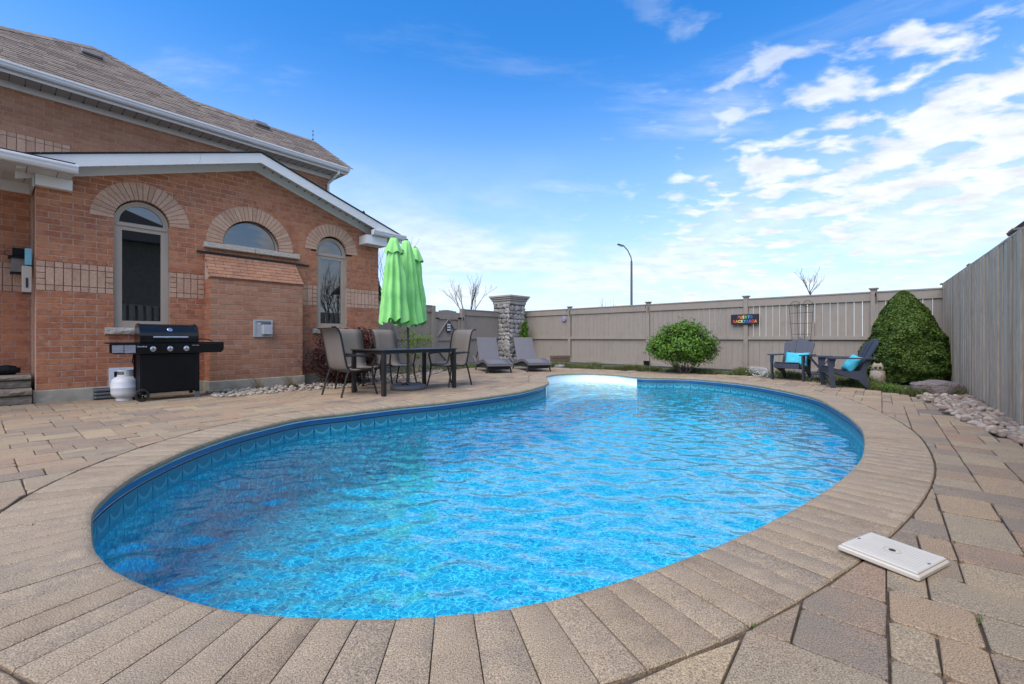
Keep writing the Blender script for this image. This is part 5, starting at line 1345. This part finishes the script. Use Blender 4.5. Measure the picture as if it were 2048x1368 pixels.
def pillow(loc, rot, lab, w_=.50, h_=.36, th=.12):
    n = 14; top = []; bot = []
    for i in range(n + 1):
        for j in range(n + 1):
            u_, v_ = i / n * 2 - 1, j / n * 2 - 1; k = ((1 - u_ ** 4) * (1 - v_ ** 4)) ** .5; pin = 1 - .06 * (1 - v_ * v_) * abs(u_) ** 2 - .0
            x_ = u_ * w_ / 2 * (1 - .07 * (1 - v_ ** 2)); z_ = v_ * h_ / 2 * (1 - .09 * (1 - u_ ** 2)); wr_ = .012 * noise.noise(Vector((u_ * 2.5, v_ * 2.5, w_ * 9)))
            top.append((x_, -th / 2 * k + wr_, z_)); bot.append((x_, th / 2 * k + wr_, z_))
    N_ = (n + 1) ** 2; f1 = [(i * (n + 1) + j, i * (n + 1) + j + 1, (i + 1) * (n + 1) + j + 1, (i + 1) * (n + 1) + j) for i in range(n) for j in range(n)]
    o = MB().add(top + bot, f1 + [tuple(N_ + q for q in f[::-1]) for f in f1]).build('pillow', M['teal'], smooth=True, loc=loc)
    bm_ = bmesh.new(); bm_.from_mesh(o.data); bmesh.ops.remove_doubles(bm_, verts=bm_.verts, dist=.001); bmesh.ops.recalc_face_normals(bm_, faces=bm_.faces); bm_.to_mesh(o.data); bm_.free(); o.data.polygons.foreach_set('use_smooth', [True] * len(o.data.polygons))
    o.rotation_euler = rot; return tag(o, lab, 'pillow', 'turquoise pillows on the deck chairs')
def onchair(loc, fx, fy, x, y, z):
    a = facing(fx, fy); return Vector(loc) + Matrix.Rotation(a, 3, 'Z') @ Vector((x, y, z))
pillow(onchair((6.41, 10.15, 0), -.78, -.62, .05, .06, .46), (R(-24), 0, facing(-.78, -.62)), 'turquoise pillow on the deck chair by the wire trellis')
pillow(onchair((6.50, 8.64, 0), -.93, .36, .0, .08, .46), (R(-34), R(6), facing(-.93, .36)), 'turquoise pillow on the deck chair beside the spruce')
o = thing('side_table', 'small charcoal folding table between the two deck chairs', 'side table', ((1640 - 1024) / F * 9.72, 9.72, 0), R(-38))
for i in range(5): MB().bx(-.22 + i * .09, -.14 + i * .09, -.20, .20, .545, .563, .003).build('top_slat', M['navy'], o)
for s in (-1, 1):
    MB().bar((-.20, s * .17, .02), (.20, s * .17, .54), .022, .045, up=(0, 1, 0)).build('leg', M['navy'], o); MB().bar((.20, s * .14, .02), (-.20, s * .14, .54), .022, .045, up=(0, 1, 0)).build('leg', M['navy'], o)
MB().bx(-.16, .16, -.16, .16, .19, .205, .003).build('shelf', M['navy'], o)

# ------------------------------------------------------------ loungers
def lounger(lab, loc, rz):
    t = thing('chaise_lounge', lab, 'lounge chair', loc, rz, 'wicker loungers in front of the stone pillar')
    def prof(q):   # q 0 foot .. 1 tail : (y, z)
        y = -.70 + 1.95 * q; z = .255 + .075 * math.sin(q * 6.4 - .2) * (1 - q * .3) + .22 * max(0, q - .72) ** 1.1 * 2.2
        return y, z + .02
    HN = 24; W_ = .34
    seatq = [i / HN for i in range(0, 15)]
    rows = [[(x_, *prof(q)) for x_ in (-W_ + .035, -W_ * .3, W_ * .3, W_ - .035)] for q in seatq]
    MB().sheet(rows, .03).build('seat', M['wicker'], t, smooth=True)
    for s in (-1, 1):
        vs = []; fs = []
        for i in range(HN + 1):
            y, z = prof(i / HN); th = .085 * (1 - .45 * (i / HN) ** 2)
            for x_ in (s * (W_ - .045), s * W_):
                vs += [(x_, y, z + .012), (x_, y, z + .012 - th)]
        for i in range(HN):
            a = i * 4; fs += [(a, a + 2, a + 6, a + 4), (a + 1, a + 5, a + 7, a + 3), (a, a + 4, a + 5, a + 1), (a + 2, a + 3, a + 7, a + 6)]
        fs += [(0, 1, 3, 2), (HN * 4, HN * 4 + 2, HN * 4 + 3, HN * 4 + 1)]
        MB().add(vs, fs).build('side_rail', M['wicker'], t)
        for y in (-.58, .72):
            MB().bar((s * (W_ - .05), y, .25), (s * (W_ + .01), y + (.02 if y > 0 else -.03), 0), .04, .04).build('leg', M['wickerd'], t)
        MB().bar((s * (W_ - .10), .42 + .30, .66), (s * (W_ - .09), 1.12, .36), .02, .02).build('support_strut', M['blackm'], t)
    y0, z0 = prof(0); MB().bx(-W_, W_, y0 - .015, y0 + .02, z0 - .075, z0 + .012, .008).build('foot_rail', M['wicker'], t)
    MB().bx(-W_ + .05, W_ - .05, -.60, -.57, .09, .25).bx(-W_ + .05, W_ - .05, .70, .73, .09, .25).build('apron', M['wickerd'], t)
    for s in (-1, 1): MB().bx(s * (W_ - .055), s * (W_ - .04), -.57, .70, .12, .24).build('side_apron', M['wickerd'], t)
    rows = []
    for i in range(11):
        q = i / 10; y = .40 + .40 * q; z = .27 + .70 * q - .02 * math.sin(q * 3.1)
        rows.append([(x_ * (1 - .02 * q), y + .03 * (abs(x_) / W_) ** 2, z) for x_ in (-W_ + .03, -W_ * .5, 0, W_ * .5, W_ - .03)])
    MB().sheet(rows, .035).build('backrest', M['wicker'], t, smooth=False)
    return t
lounger('grey wicker lounger, left one of the pair, nearer the gate', (-.53, 12.62, 0), R(17))
lounger('grey wicker lounger, right one of the pair, beside the pool steps', (.58, 13.12, 0), R(17))

# ------------------------------------------------------------ patio table and sling chairs
TA = math.atan2(.79, .615); TC = Vector((-1.93, 8.12, 0)); TU = Vector((math.cos(TA), math.sin(TA), 0)); TV = Vector((-TU.y, TU.x, 0))
tb = thing('patio_table', 'dark rectangular metal patio table with the umbrella through its centre', 'table', TC, TA)
MB().bx(-.84, .84, -.47, .47, .735, .755, .004).build('tabletop', M['bronze'], tb)
fb = MB(); 
for s in (-1, 1): fb.bx(-.82, .82, s * .43 - .015, s * .43 + .015, .69, .734).bx(s * .79 - .015, s * .79 + .015, -.415, .415, .69, .734)
fb.build('apron_frame', M['bronze'], tb)
for sx in (-1, 1):
    for sy in (-1, 1): MB().bx(sx * .795 - .032, sx * .795 + .032, sy * .425 - .032, sy * .425 + .032, 0, .6895, .004).build('leg', M['bronze'], tb)
def sling_chair():
    t = thing('patio_chair', '', 'chair'); W_ = .27
    pr_ = [(-.26, .415), (-.20, .43), (-.05, .415), (.08, .405), (.17, .42), (.215, .48), (.245, .60), (.275, .75), (.305, .90), (.335, 1.02), (.37, 1.09), (.43, 1.125), (.48, 1.12)]
    rows = []
    for i, (y, z) in enumerate(pr_): rows.append([(x_, y, z - .018 * math.cos(x_ / W_ * 1.57)) if i < 4 else (x_, y + .02 * math.cos(x_ / W_ * 1.57), z) for x_ in (-W_ + .012, -W_ * .5, 0, W_ * .5, W_ - .012)])
    MB().sheet(rows, .008).build('sling', M['sling'], t, smooth=True)
    for s in (-1, 1):
        MB().tube([(s * W_, y, z) for y, z in pr_], .015, 6).build('side_frame', M['bronze'], t)
        MB().tube([(s * (W_ + .03), .26, .66), (s * (W_ + .045), .12, .665), (s * (W_ + .05), -.10, .66), (s * (W_ + .045), -.25, .645), (s * (W_ + .04), -.28, .62)], [.014, .018, .022, .022, .016], 8).build('armrest', M['bronze'], t)
        MB().tube([(s * (W_ + .04), -.28, .625), (s * (W_ + .03), -.245, .50), (s * (W_ + .02), -.235, .42), (s * (W_ + .02), -.27, .20), (s * (W_ + .03), -.33, 0)], .0165, 7).build('leg', M['bronze'], t)
        MB().tube([(s * (W_ + .01), .19, .44), (s * (W_ + .015), .24, .30), (s * (W_ + .02), .33, .0)], .0165, 7).build('leg', M['bronze'], t)
    MB().tube([(-W_, -.22, .40), (W_, -.22, .40)], .012, 6).tube([(-W_, .20, .42), (W_, .20, .42)], .012, 6).build('cross_rail', M['bronze'], t)
    MB().tube([(-W_, .47, 1.115), (W_, .47, 1.115)], .012, 6).build('top_rail', M['bronze'], t)
    return t
proto = sling_chair(); G_ = 'brown sling chairs around the patio table'
spots = [((-2.735, 7.50), TU, 'tall brown sling patio chair at the left end of the table, seen from behind'),
         ((-2.86, 8.33), -TV, 'brown sling patio chair on the house side of the table, nearer the chimney vent'),
         ((-2.38, 9.03), -TV, 'brown sling patio chair on the house side, just left of the umbrella pole'),
         ((-1.25, 8.93), -TU, 'brown sling patio chair alone at the right end of the table')]
for i, (p, d, lab) in enumerate(spots):
    c = proto if i == 0 else copy_tree(proto)
    c.location = (*p, 0); c.rotation_euler = (0, 0, facing(d.x, d.y)); tag(c, lab, 'chair', G_)
UC = Vector(((816 - 1024) / F * 8.3, 8.3, 0))
ub_ = thing('umbrella_base', 'round dark grey umbrella base on the pavers under the table', 'umbrella base', UC)
MB().lathe([(.30, 0), (.325, .01), (.33, .04), (.32, .075), (.27, .095), (.06, .105), (.05, .13)], 36).build('weight', M['grey'], ub_, smooth=False)
for a in (.4, 2.2, 4.4): MB().tube([(.24 * math.cos(a + q * .16), .24 * math.sin(a + q * .16), .09 + .03 * math.sin(q * .785)) for q in range(5)], .008, 5).build('handle', M['blackm'], ub_)
MB().tube([(0, 0, .1), (0, 0, .42)], .03, 10).build('sleeve', M['lamp'], ub_)
um = thing('patio_umbrella', 'closed lime green double patio umbrella standing through the table', 'umbrella', UC)
MB().tube([(0, 0, .11), (0, 0, 2.5)], .024, 12).build('pole', M['lamp'], um)
def lobe(c, zt, zb_, r1, lean, seed, np_=9, n=72, m_=26, twist=.5):
    g = random.Random(seed); vs = []; fs = []; phs = [g.uniform(0, 6.28) for _ in range(6)]
    for k in range(m_ + 1):
        t = k / m_; z = zt + (zb_ - zt) * t; rad = .055 + (r1 - .055) * (t ** .62)
        for j in range(n):
            a = 2 * math.pi * j / n; pl = math.sin(a * np_ + phs[0] + twist * t * 2 + .8 * math.sin(2 * a + phs[1]))
            pl = math.copysign(abs(pl) ** .7, pl); am = .05 + .30 * min(1, t * 2.2) * (1 + .3 * math.sin(a * 2 + phs[2]))
            w1 = .09 * math.sin(3 * a + phs[3] + 4 * t) * t; rr2 = rad * (1 + pl * am * .62 + w1)
            hem = (.035 * math.sin(a * np_ + phs[0] + 1.2) + .03 * math.sin(a * 2 + phs[4])) * max(0, t - .6) / .4
            dr = noise.noise(Vector((math.cos(a) * 1.5, math.sin(a) * 1.5, z * 3.0 + seed))) * .035 + noise.noise(Vector((math.cos(a) * 4, math.sin(a) * 4, z * 9 + seed))) * .010
            vs.append((c[0] + lean[0] * t + (rr2 + dr * min(1, t * 3)) * math.cos(a), c[1] + lean[1] * t + (rr2 + dr * min(1, t * 3)) * math.sin(a), z + hem + dr * 0))
    for k in range(m_):
        for j in range(n): j2 = (j + 1) % n; fs.append((k * n + j, (k + 1) * n + j, (k + 1) * n + j2, k * n + j2))
    fs.append(tuple(range(n)))
    o = MB().add(vs, fs); return o
ax = Vector((.17, .98, 0)).normalized()
lobes = [(Vector((-2.09, 7.86, 0)) - UC, 2.70, 1.24, .225, 3), (Vector((-1.97, 8.30, 0)) - UC, 2.76, 1.20, .25, 8), (Vector((-1.90, 8.72, 0)) - UC, 2.70, 1.22, .205, 14)]
for i, (c, zt, zb_, r1, sd_) in enumerate(lobes):
    o = lobe(c, zt, zb_, r1, (0, 0), sd_).build('canopy', M['green'], um, smooth=True)
    cp = MB(); n = 36; vs = []
    for k, (rr0, z) in enumerate(((.058, zt + .012), (.085, zt - .06), (.125, zt - .17), (.15, zt - .255))):
        for j in range(n): a = 2 * math.pi * j / n; rr1 = rr0 * (1 + .10 * k / 2 * math.sin(a * 6 + i)); vs.append((c.x + rr1 * math.cos(a), c.y + rr1 * math.sin(a), z + (.02 * math.sin(a * 6 + i + 1) if k == 3 else 0)))
    if i != 1: cp.add(vs, [(k * n + j, (k + 1) * n + j, (k + 1) * n + (j + 1) % n, k * n + (j + 1) % n) for k in range(3) for j in range(n)] + [tuple(range(n))]).build('vent_cap', M['green'], o, smooth=True)
    MB().lathe([(.03, 0), (.035, .015), (.02, .03)], 12, c + Vector((0, 0, zt + .01))).build('top_cap', M['lamp'], um)
MB().bar(lobes[0][0] + Vector((0, 0, 2.55)), lobes[2][0] + Vector((0, 0, 2.57)), .03, .03).build('ridge_arm', M['lamp'], um)

# ------------------------------------------------------------ barbecue
ga = R(50.5); gu = Vector((math.cos(ga), math.sin(ga), 0)); gn = Vector((gu.y, -gu.x, 0))
GC = Vector((-5.46, 6.63, 0)) + gu * .31 - gn * .23
bq = thing('gas_barbecue', 'black gas barbecue with closed lid, side shelves and three knobs by the brick wall', 'barbecue', GC, ga); bq.scale = (.93, .76, 1)
mk = M['black']; mm_ = M['blackm']
MB().bx(-.375, .375, -.235, -.22, .13, .70, .004).build('front_panel', mm_, bq)
for s in (-1, 1):
    MB().bx(s * .375 - .015, s * .375 + .015, -.22, .22, .14, .72, .003).build('side_panel', mm_, bq)
    MB().bx(s * .385 - .022, s * .385 + .022, .18, .225, .04, .72).build('rear_leg', mm_, bq)
MB().bx(-.36, .36, .205, .22, .14, .70).bx(-.38, .38, -.22, .22, .11, .135, .003).build('base_shelf', mm_, bq)
MB().bx(.355, .415, -.245, -.19, .0, .72, .003).build('front_leg', mm_, bq); MB().bx(.35, .42, -.25, -.185, .0, .09, .004).build('foot', M['grey'], bq)
MB().bx(-.40, .40, -.24, .22, .72, .885, .01).build('firebox', mm_, bq)
MB().sweep([(-.285, .715), (-.24, .700), (-.24, .862), (-.285, .862)], -.43, .43).build('control_panel', mk, bq)
for x0, x1 in ((-.765, -.43), (.43, .775)):
    pf = [(x0, .862), (x1, .862), (x1, .715), (x0 + (.05 if x0 < 0 else 0), .715), (x0, .74)] if x0 < 0 else [(x0, .862), (x1, .862), (x1, .76), (x1 - .04, .715), (x0, .715)]
    n = len(pf); MB().add([(x_, -.286, z_) for x_, z_ in pf] + [(x_, -.262, z_) for x_, z_ in pf], [tuple(range(n))[::(1)], tuple(range(n, 2 * n))[::-1]] + [(i, n + i, n + (i + 1) % n, (i + 1) % n) for i in range(n)]).build('shelf_front', mk, bq)
    MB().bx(x0, x1, -.29, .20, .863, .885, .006).build('side_shelf', mm_, bq)
# lid
lp = [(-.255, .885), (-.262, .93), (-.255, .99), (-.232, 1.05), (-.19, 1.105), (-.13, 1.145), (-.05, 1.165), (.04, 1.16), (.12, 1.13), (.18, 1.07), (.21, .98), (.215, .885)]
lo_ = MB(); lo_.sweep(lp, -.375, .375); autosmooth(lo_.build('lid', mk, bq), 35)
for s in (-1, 1):
    le = MB(); lp2 = [(y * 1.03, .885 + (z - .885) * 1.03) for y, z in lp]; le.sweep(lp2, s * .385 - .014, s * .385 + .014); autosmooth(le.build('lid_end_cap', mk, bq), 35)
MB().tube([(-.235, -.31, .965), (.235, -.31, .965)], .013, 10).build('lid_handle', M['chrome'], bq)
for s in (-1, 1): MB().bar((s * .20, -.255, .965), (s * .20, -.31, .965), .025, .02).build('handle_post', mk, bq)
MB().lathe([(.034, 0), (.036, .008), (.03, .012)], 18, (.0, -.218, 1.075), (0, -.75, .62)).build('thermometer', M['chrome'], bq)
for x_ in (-.235, -.01, .215):
    kn = MB().lathe([(.042, 0), (.040, .006), (.030, .01), (.027, .035), (.022, .038)], 20, (x_, -.290, .785), (0, -1, .1)).build('knob', M['chrome'], bq); autosmooth(kn, 40)
    MB().bx(x_ - .005, x_ + .005, -.334, -.326, .765, .807).build('knob_grip', M['grey'], kn)
MB().bx(-.735, -.60, -.2885, -.2865, .735, .845).build('instruction_sticker', M['sticker'], bq); MB().bx(-.59, -.455, -.2885, -.2865, .73, .845).build('instruction_sticker', M['sticker'], bq)
for s_, x_, z_, sz in (('Char-Broil', -.375, .822, .030), ('PERFORMANCE', .35, .835, .014)):
    o = link('lettering', text_mesh(s_, sz, M['bead'], .0005), bq, (x_, -.2875, z_)); o.rotation_euler = (R(90), 0, 0)
for s in (-1, 1):
    o = MB(); y_ = -.22 if s < 0 else .20
    wh = thing('wheel', None, None, (-.37, y_ + (-.045 if s < 0 else .03), .095)); wh.parent = bq
    ty = MB(); n = 28; 
    prof_ = [(.062, -.022), (.088, -.024), (.095, -.014), (.095, .014), (.088, .024), (.062, .022)]
    vs = [(r_ * math.cos(2 * math.pi * j / n), h_, r_ * math.sin(2 * math.pi * j / n)) for r_, h_ in prof_ for j in range(n)]
    ty.add(vs, [(a * n + j, a * n + (j + 1) % n, ((a + 1) % 6) * n + (j + 1) % n, ((a + 1) % 6) * n + j) for a in range(6) for j in range(n)]).build('tyre', M['rubber'], wh)
    sp_ = MB()
    for k in range(5): a = k * 2 * math.pi / 5 + .3; sp_.bar((0, 0, 0), (.068 * math.cos(a), 0, .068 * math.sin(a)), .022, .022, up=(0, 1, 0))
    sp_.lathe([(.02, -.02), (.02, .02)], 12, (0, 0, 0), (0, 1, 0)).build('rim', mm_, wh); MB().lathe([(.010, 0), (.008, .008)], 10, (0, -.022, 0), (0, -1, 0)).build('hub_cap', M['chrome'], wh)
MB().tube([(.42, .10, .90), (.50, .08, .935), (.60, .06, .93), (.68, .04, .895)], .009, 6).build('side_burner_hose', mm_, bq)
MB().tube([(-.45, -.1, .71), (-.47, -.12, .60), (-.42, -.05, .5)], .009, 6).build('gas_hose', mm_, bq)
# gas bottle
tk = thing('gas_bottle', 'white propane tank standing left of the black barbecue', 'gas tank', (*gp(251, 800), 0), R(30)); tk.scale = (1.1, 1.1, 1.02)
autosmooth(MB().lathe([(.06, .035), (.12, .05), (.148, .085), (.157, .12), (.158, .185), (.161, .190), (.161, .198), (.158, .203), (.157, .27), (.145, .31), (.115, .345), (.07, .365), (.03, .37)], 36).build('cylinder', M['tank'], tk), 50)
def tubewall(r0, z0, z1, n=32, cut_=None):
    mb = MB(); vs = []; fs = []; js = [j for j in range(n + 1)]
    for j in js:
        a = 2 * math.pi * j / n
        for rr3 in (r0, r0 - .005):
            for z in (z0, z1): vs.append((rr3 * math.cos(a), rr3 * math.sin(a), z))
    for j in range(n):
        a_ = 2 * math.pi * (j + .5) / n
        if cut_ and cut_(a_): continue
        k = j * 4; fs += [(k, k + 4, k + 5, k + 1), (k + 2, k + 3, k + 7, k + 6), (k + 1, k + 5, k + 7, k + 3), (k, k + 2, k + 6, k + 4)]
    return mb.add(vs, fs)
tubewall(.10, 0, .05).build('foot_ring', M['tank'], tk)
cw = lambda a: abs(((a - R(235) + math.pi) % (2 * math.pi)) - math.pi) < .55
tubewall(.088, .345, .385).build('collar_lower', M['tank'], tk); tubewall(.088, .385, .435, cut_=cw).build('collar', M['tank'], tk); tubewall(.088, .435, .46).build('collar_rim', M['tank'], tk)
MB().lathe([(.018, .36), (.018, .41), (.028, .41), (.028, .425)], 10).tube([(0, 0, .395), (-.03, -.05, .395)], .012, 8).build('valve', M['lamp'], tk)

# skimmer lid
sk = thing('skimmer_lid', 'square off-white skimmer lid on the pavers by the right pool edge', 'skimmer lid', (1.635, 1.915, .012), math.atan2(.56, .83))
sk.rotation_euler = (R(1.5), R(1.0), math.atan2(.56, .83) - .10)
MB().box((0, 0, .004), (.285, .285, .022), None, .005).build('rim', M['lid'], sk)
MB().box((0, .0, .019), (.265, .268, .010), None, .003).build('cover', M['lid'], sk)
rb_ = MB()
for k in range(22): rb_.bx(-.10, .10, -.112 + k * .0102, -.1065 + k * .0102, .0235, .0250)
rb_.build('tread_ridges', M['lid'], sk, kind='stuff')
MB().lathe([(.012, 0), (.012, .001)], 16, (0, 0, .0262)).build('finger_hole', M['slot'], sk)
for s in (-1, 1): MB().box((s * .0, s * .122, .0245), (.018, .008, .001)).build('slot', M['grey'], sk)
rg = MB()
for a in range(28): a0 = a * 2 * math.pi / 28; rg.bar((.030 * math.cos(a0), .030 * math.sin(a0), .0265), (.030 * math.cos(a0 + .23), .030 * math.sin(a0 + .23), .0265), .002, .002)
rg.build('embossed_ring', M['lid'], sk, kind='stuff')

# weeds in the paving joints
jw = MB(); jg = random.Random(2)
for (x_, y_) in ((1632, 1338), (1688, 1118), (1865, 1075), (1980, 1130), (1900, 980), (120, 905), (330, 860), (60, 1050), (1780, 900), (1960, 1240), (1500, 1250)):
    p = gp(x_, y_)
    for q in range(14):
        a = jg.uniform(0, 6.28); l_ = jg.uniform(.006, .018); b_ = Vector((p[0] + jg.uniform(-.02, .02), p[1] + jg.uniform(-.004, .004), -.012)); d_ = Vector((math.cos(a) * .6, math.sin(a) * .6, 1)); s_ = Vector((-math.sin(a), math.cos(a), 0)) * .003
        k = len(jw.v); jw.v += [tuple(b_ - s_), tuple(b_ + s_), tuple(b_ + d_ * l_ * 1.4)]; jw.f.append((k, k + 1, k + 2))
tag(jw.build('joint_weeds', M['grass'], kind='stuff'), 'tiny weeds growing in the paving joints', 'weeds')
lt_ = np.random.RandomState(12); nl = 90; LP_ = np.array([gp(x_, y_) for x_, y_ in zip(lt_.uniform(300, 1900, nl), lt_.uniform(745, 800, nl))])
ok_ = inside(LP_, ap) & ~inside(LP_, npR); LP_ = LP_[ok_]
tag(leaves('leaf_litter', np.c_[LP_, np.full(len(LP_), .006)], np.tile([0, 0, 3.], (len(LP_), 1)), .022, M['dry'], elong=1.5, tilt=.15), 'scattered dry leaf bits on the far paving', 'leaf litter')

# floating leaf, paver litter
lf = tag(leaves('floating_leaf', np.array([[0, 0, 0.]]), np.array([[0, 0, 4.]]), .05, M['dry'], kind=None, tilt=.05), 'single brown leaf floating near the right pool wall', 'leaf'); lf.location = (*gp(1722, 883, WZ + .01), WZ + .012)

# ------------------------------------------------------------ beyond the fences
def bare_tree(lab, px_, pz, Y, zt0, seed, l, r_, depth, spread=.5, lean=(0, 0)):
    g = random.Random(seed); t = thing('bare_tree', lab, 'tree', ((px_ - 1024) / F * Y, Y, 0)); mb = MB()
    MB().tube([(0, 0, 0), (lean[0] * .3, 0, zt0 * .5), (lean[0], 0, zt0)], [r_ * 1.6, r_ * 1.3, r_], 7).build('trunk', M['bark'], t)
    for i in range(5):
        a = i * 1.26 + g.uniform(-.3, .3); branches(mb, Vector((lean[0], 0, zt0 * g.uniform(.85, 1))), Vector((math.cos(a) * .6, math.sin(a) * .6, 1)).normalized(), l, r_ * .6, depth, g, spread, .2, 3, minr=.0045)
    mb.build('crown', M['bark'], t, kind='stuff'); return t
bare_tree('leafless tree rising behind the fence between gate and stone pillar', 936, 0, 22, 1.9, 5, .90, .05, 3, .42)
bare_tree('thin leafless twig top above the fence left of the street lamp', 1215, 0, 24, 2.1, 12, .75, .022, 1, .5, (-.1, 0))
bare_tree('small leafless sapling top above the fence near the trellis', 1632, 0, 19, 2.95, 33, .50, .028, 2, .6, (-.25, 0))
bare_tree('bare tree behind the house roof edge by the cedar tips', 768, 0, 17, 2.6, 17, 1.1, .03, 2, .4)
# a larger bare tree beyond the right fence: seen only as the reflection in the narrow window
bare_tree('large bare tree beyond the right fence', 1024 + 890 * 2.14, 0, 6.3, 1.6, 44, 1.3, .10, 4, .5)
def cedar(px_, Y, h, w_, lab, seed):
    t = thing('cedar_tree', lab, 'tree', ((px_ - 1024) / F * Y, Y, 0)); MB().tube([(0, 0, 0), (0, 0, h * .8)], [.07, .02], 7).build('trunk', M['bark'], t)
    rs = np.random.RandomState(seed); n = 9000; hh = rs.uniform(0, 1, n); a = rs.uniform(0, 6.28, n); rr3 = w_ * (1 - hh ** 1.6) ** .7 * (1 - rs.exponential(.1, n)).clip(.3, 1) * (1 + .15 * np.sin(hh * 31 + a * 3))
    leaves('foliage', np.stack([rr3 * np.cos(a), rr3 * np.sin(a), .1 + hh * (h - .1)], 1), np.stack([np.cos(a), np.sin(a), .4 + 0 * a], 1), .07, M['leafd'], t, elong=1.8)
cedar(727, 17.5, 5.9, .42, 'dark cedar whose tip pokes above the gable roof edge', 3)
cedar(752, 15.2, 3.1, .30, 'short cedar column just behind the right house corner', 4)
sl_ = thing('street_lamp', 'tall grey street lamp with a short arm behind the back fence', 'street lamp', ((1263 - 1024) / F * 35, 35, 0))
MB().tube([(0, 0, 0), (0, 0, 7.0)], [.11, .075], 10).build('pole', M['lamp'], sl_)
MB().tube([(0, 0, 6.95), (-.04, 0, 7.3), (-.30, 0, 7.85), (-.62, 0, 8.2)], .045, 8).build('arm', M['lamp'], sl_)
MB().box((-.86, 0, 8.26), (.52, .24, .11), Matrix.Rotation(.30, 3, 'Y'), .04).build('lamp_head', M['lamp'], sl_); MB().box((-.84, 0, 8.195), (.30, .18, .05), Matrix.Rotation(.30, 3, 'Y'), .01).build('lens', M['lgrey'], sl_)
# neighbour's house past the right fence
nh = thing('neighbour_house', 'neighbouring house with reddish brown gable roof beyond the right fence', 'house', (18.2, 8.0, 0), R(-38))
MB().bx(-5, 5, 0, 4, 0, 4.6).build('wall', M['brickup'], nh)
MB().add([(-5, 0, 4.6), (5, 0, 4.6), (0, 0, 6.6), (-5, 4, 4.6), (5, 4, 4.6), (0, 4, 6.6)], [(0, 1, 2), (3, 5, 4)]).build('gable', M['brickup'], nh)
for s in (-1, 1):
    MB().bar((s * 5.5, 2.0, 4.42), (0, 2.0, 6.68), 5.2, .12, up=(0, 0, 1)).build('roof_slope', M['nroof'], nh)
    MB().bar((s * 5.5, -.62, 4.36), (0, -.62, 6.60), .05, .24).build('barge_board', M['nroof'], nh)
for x_ in (-2.4, 2.4):
    w_ = MB(); extr(w_, [(x_ - .7, 1.2), (x_ + .7, 1.2), (x_ + .7, 2.9), (x_ - .7, 2.9)], [(x_ - .6, 1.3), (x_ + .6, 1.3), (x_ + .6, 2.8), (x_ - .6, 2.8)], -.05, 0); w_ = w_.build('window', M['frame'], nh); MB().bx(x_ - .6, x_ + .6, -.03, -.01, 1.3, 2.8).build('pane', M['pane'], w_)
h2 = thing('neighbour_house', 'brick house with dark roof directly beyond the fence at the right rear', 'house', (7.0, -6.6, 0), R(-38))
MB().bx(-5, 5, 0, 7, 0, 5.0).build('wall', M['stonestep'], h2)
MB().add([(-5.5, -.4, 4.9), (5.5, -.4, 4.9), (5.5, 7.4, 4.9), (-5.5, 7.4, 4.9), (-2, 3.5, 7.2), (2, 3.5, 7.2)], [(0, 1, 5, 4), (1, 2, 5), (2, 3, 4, 5), (3, 0, 4), (3, 2, 1, 0)]).build('roof', M['shdark'], h2)
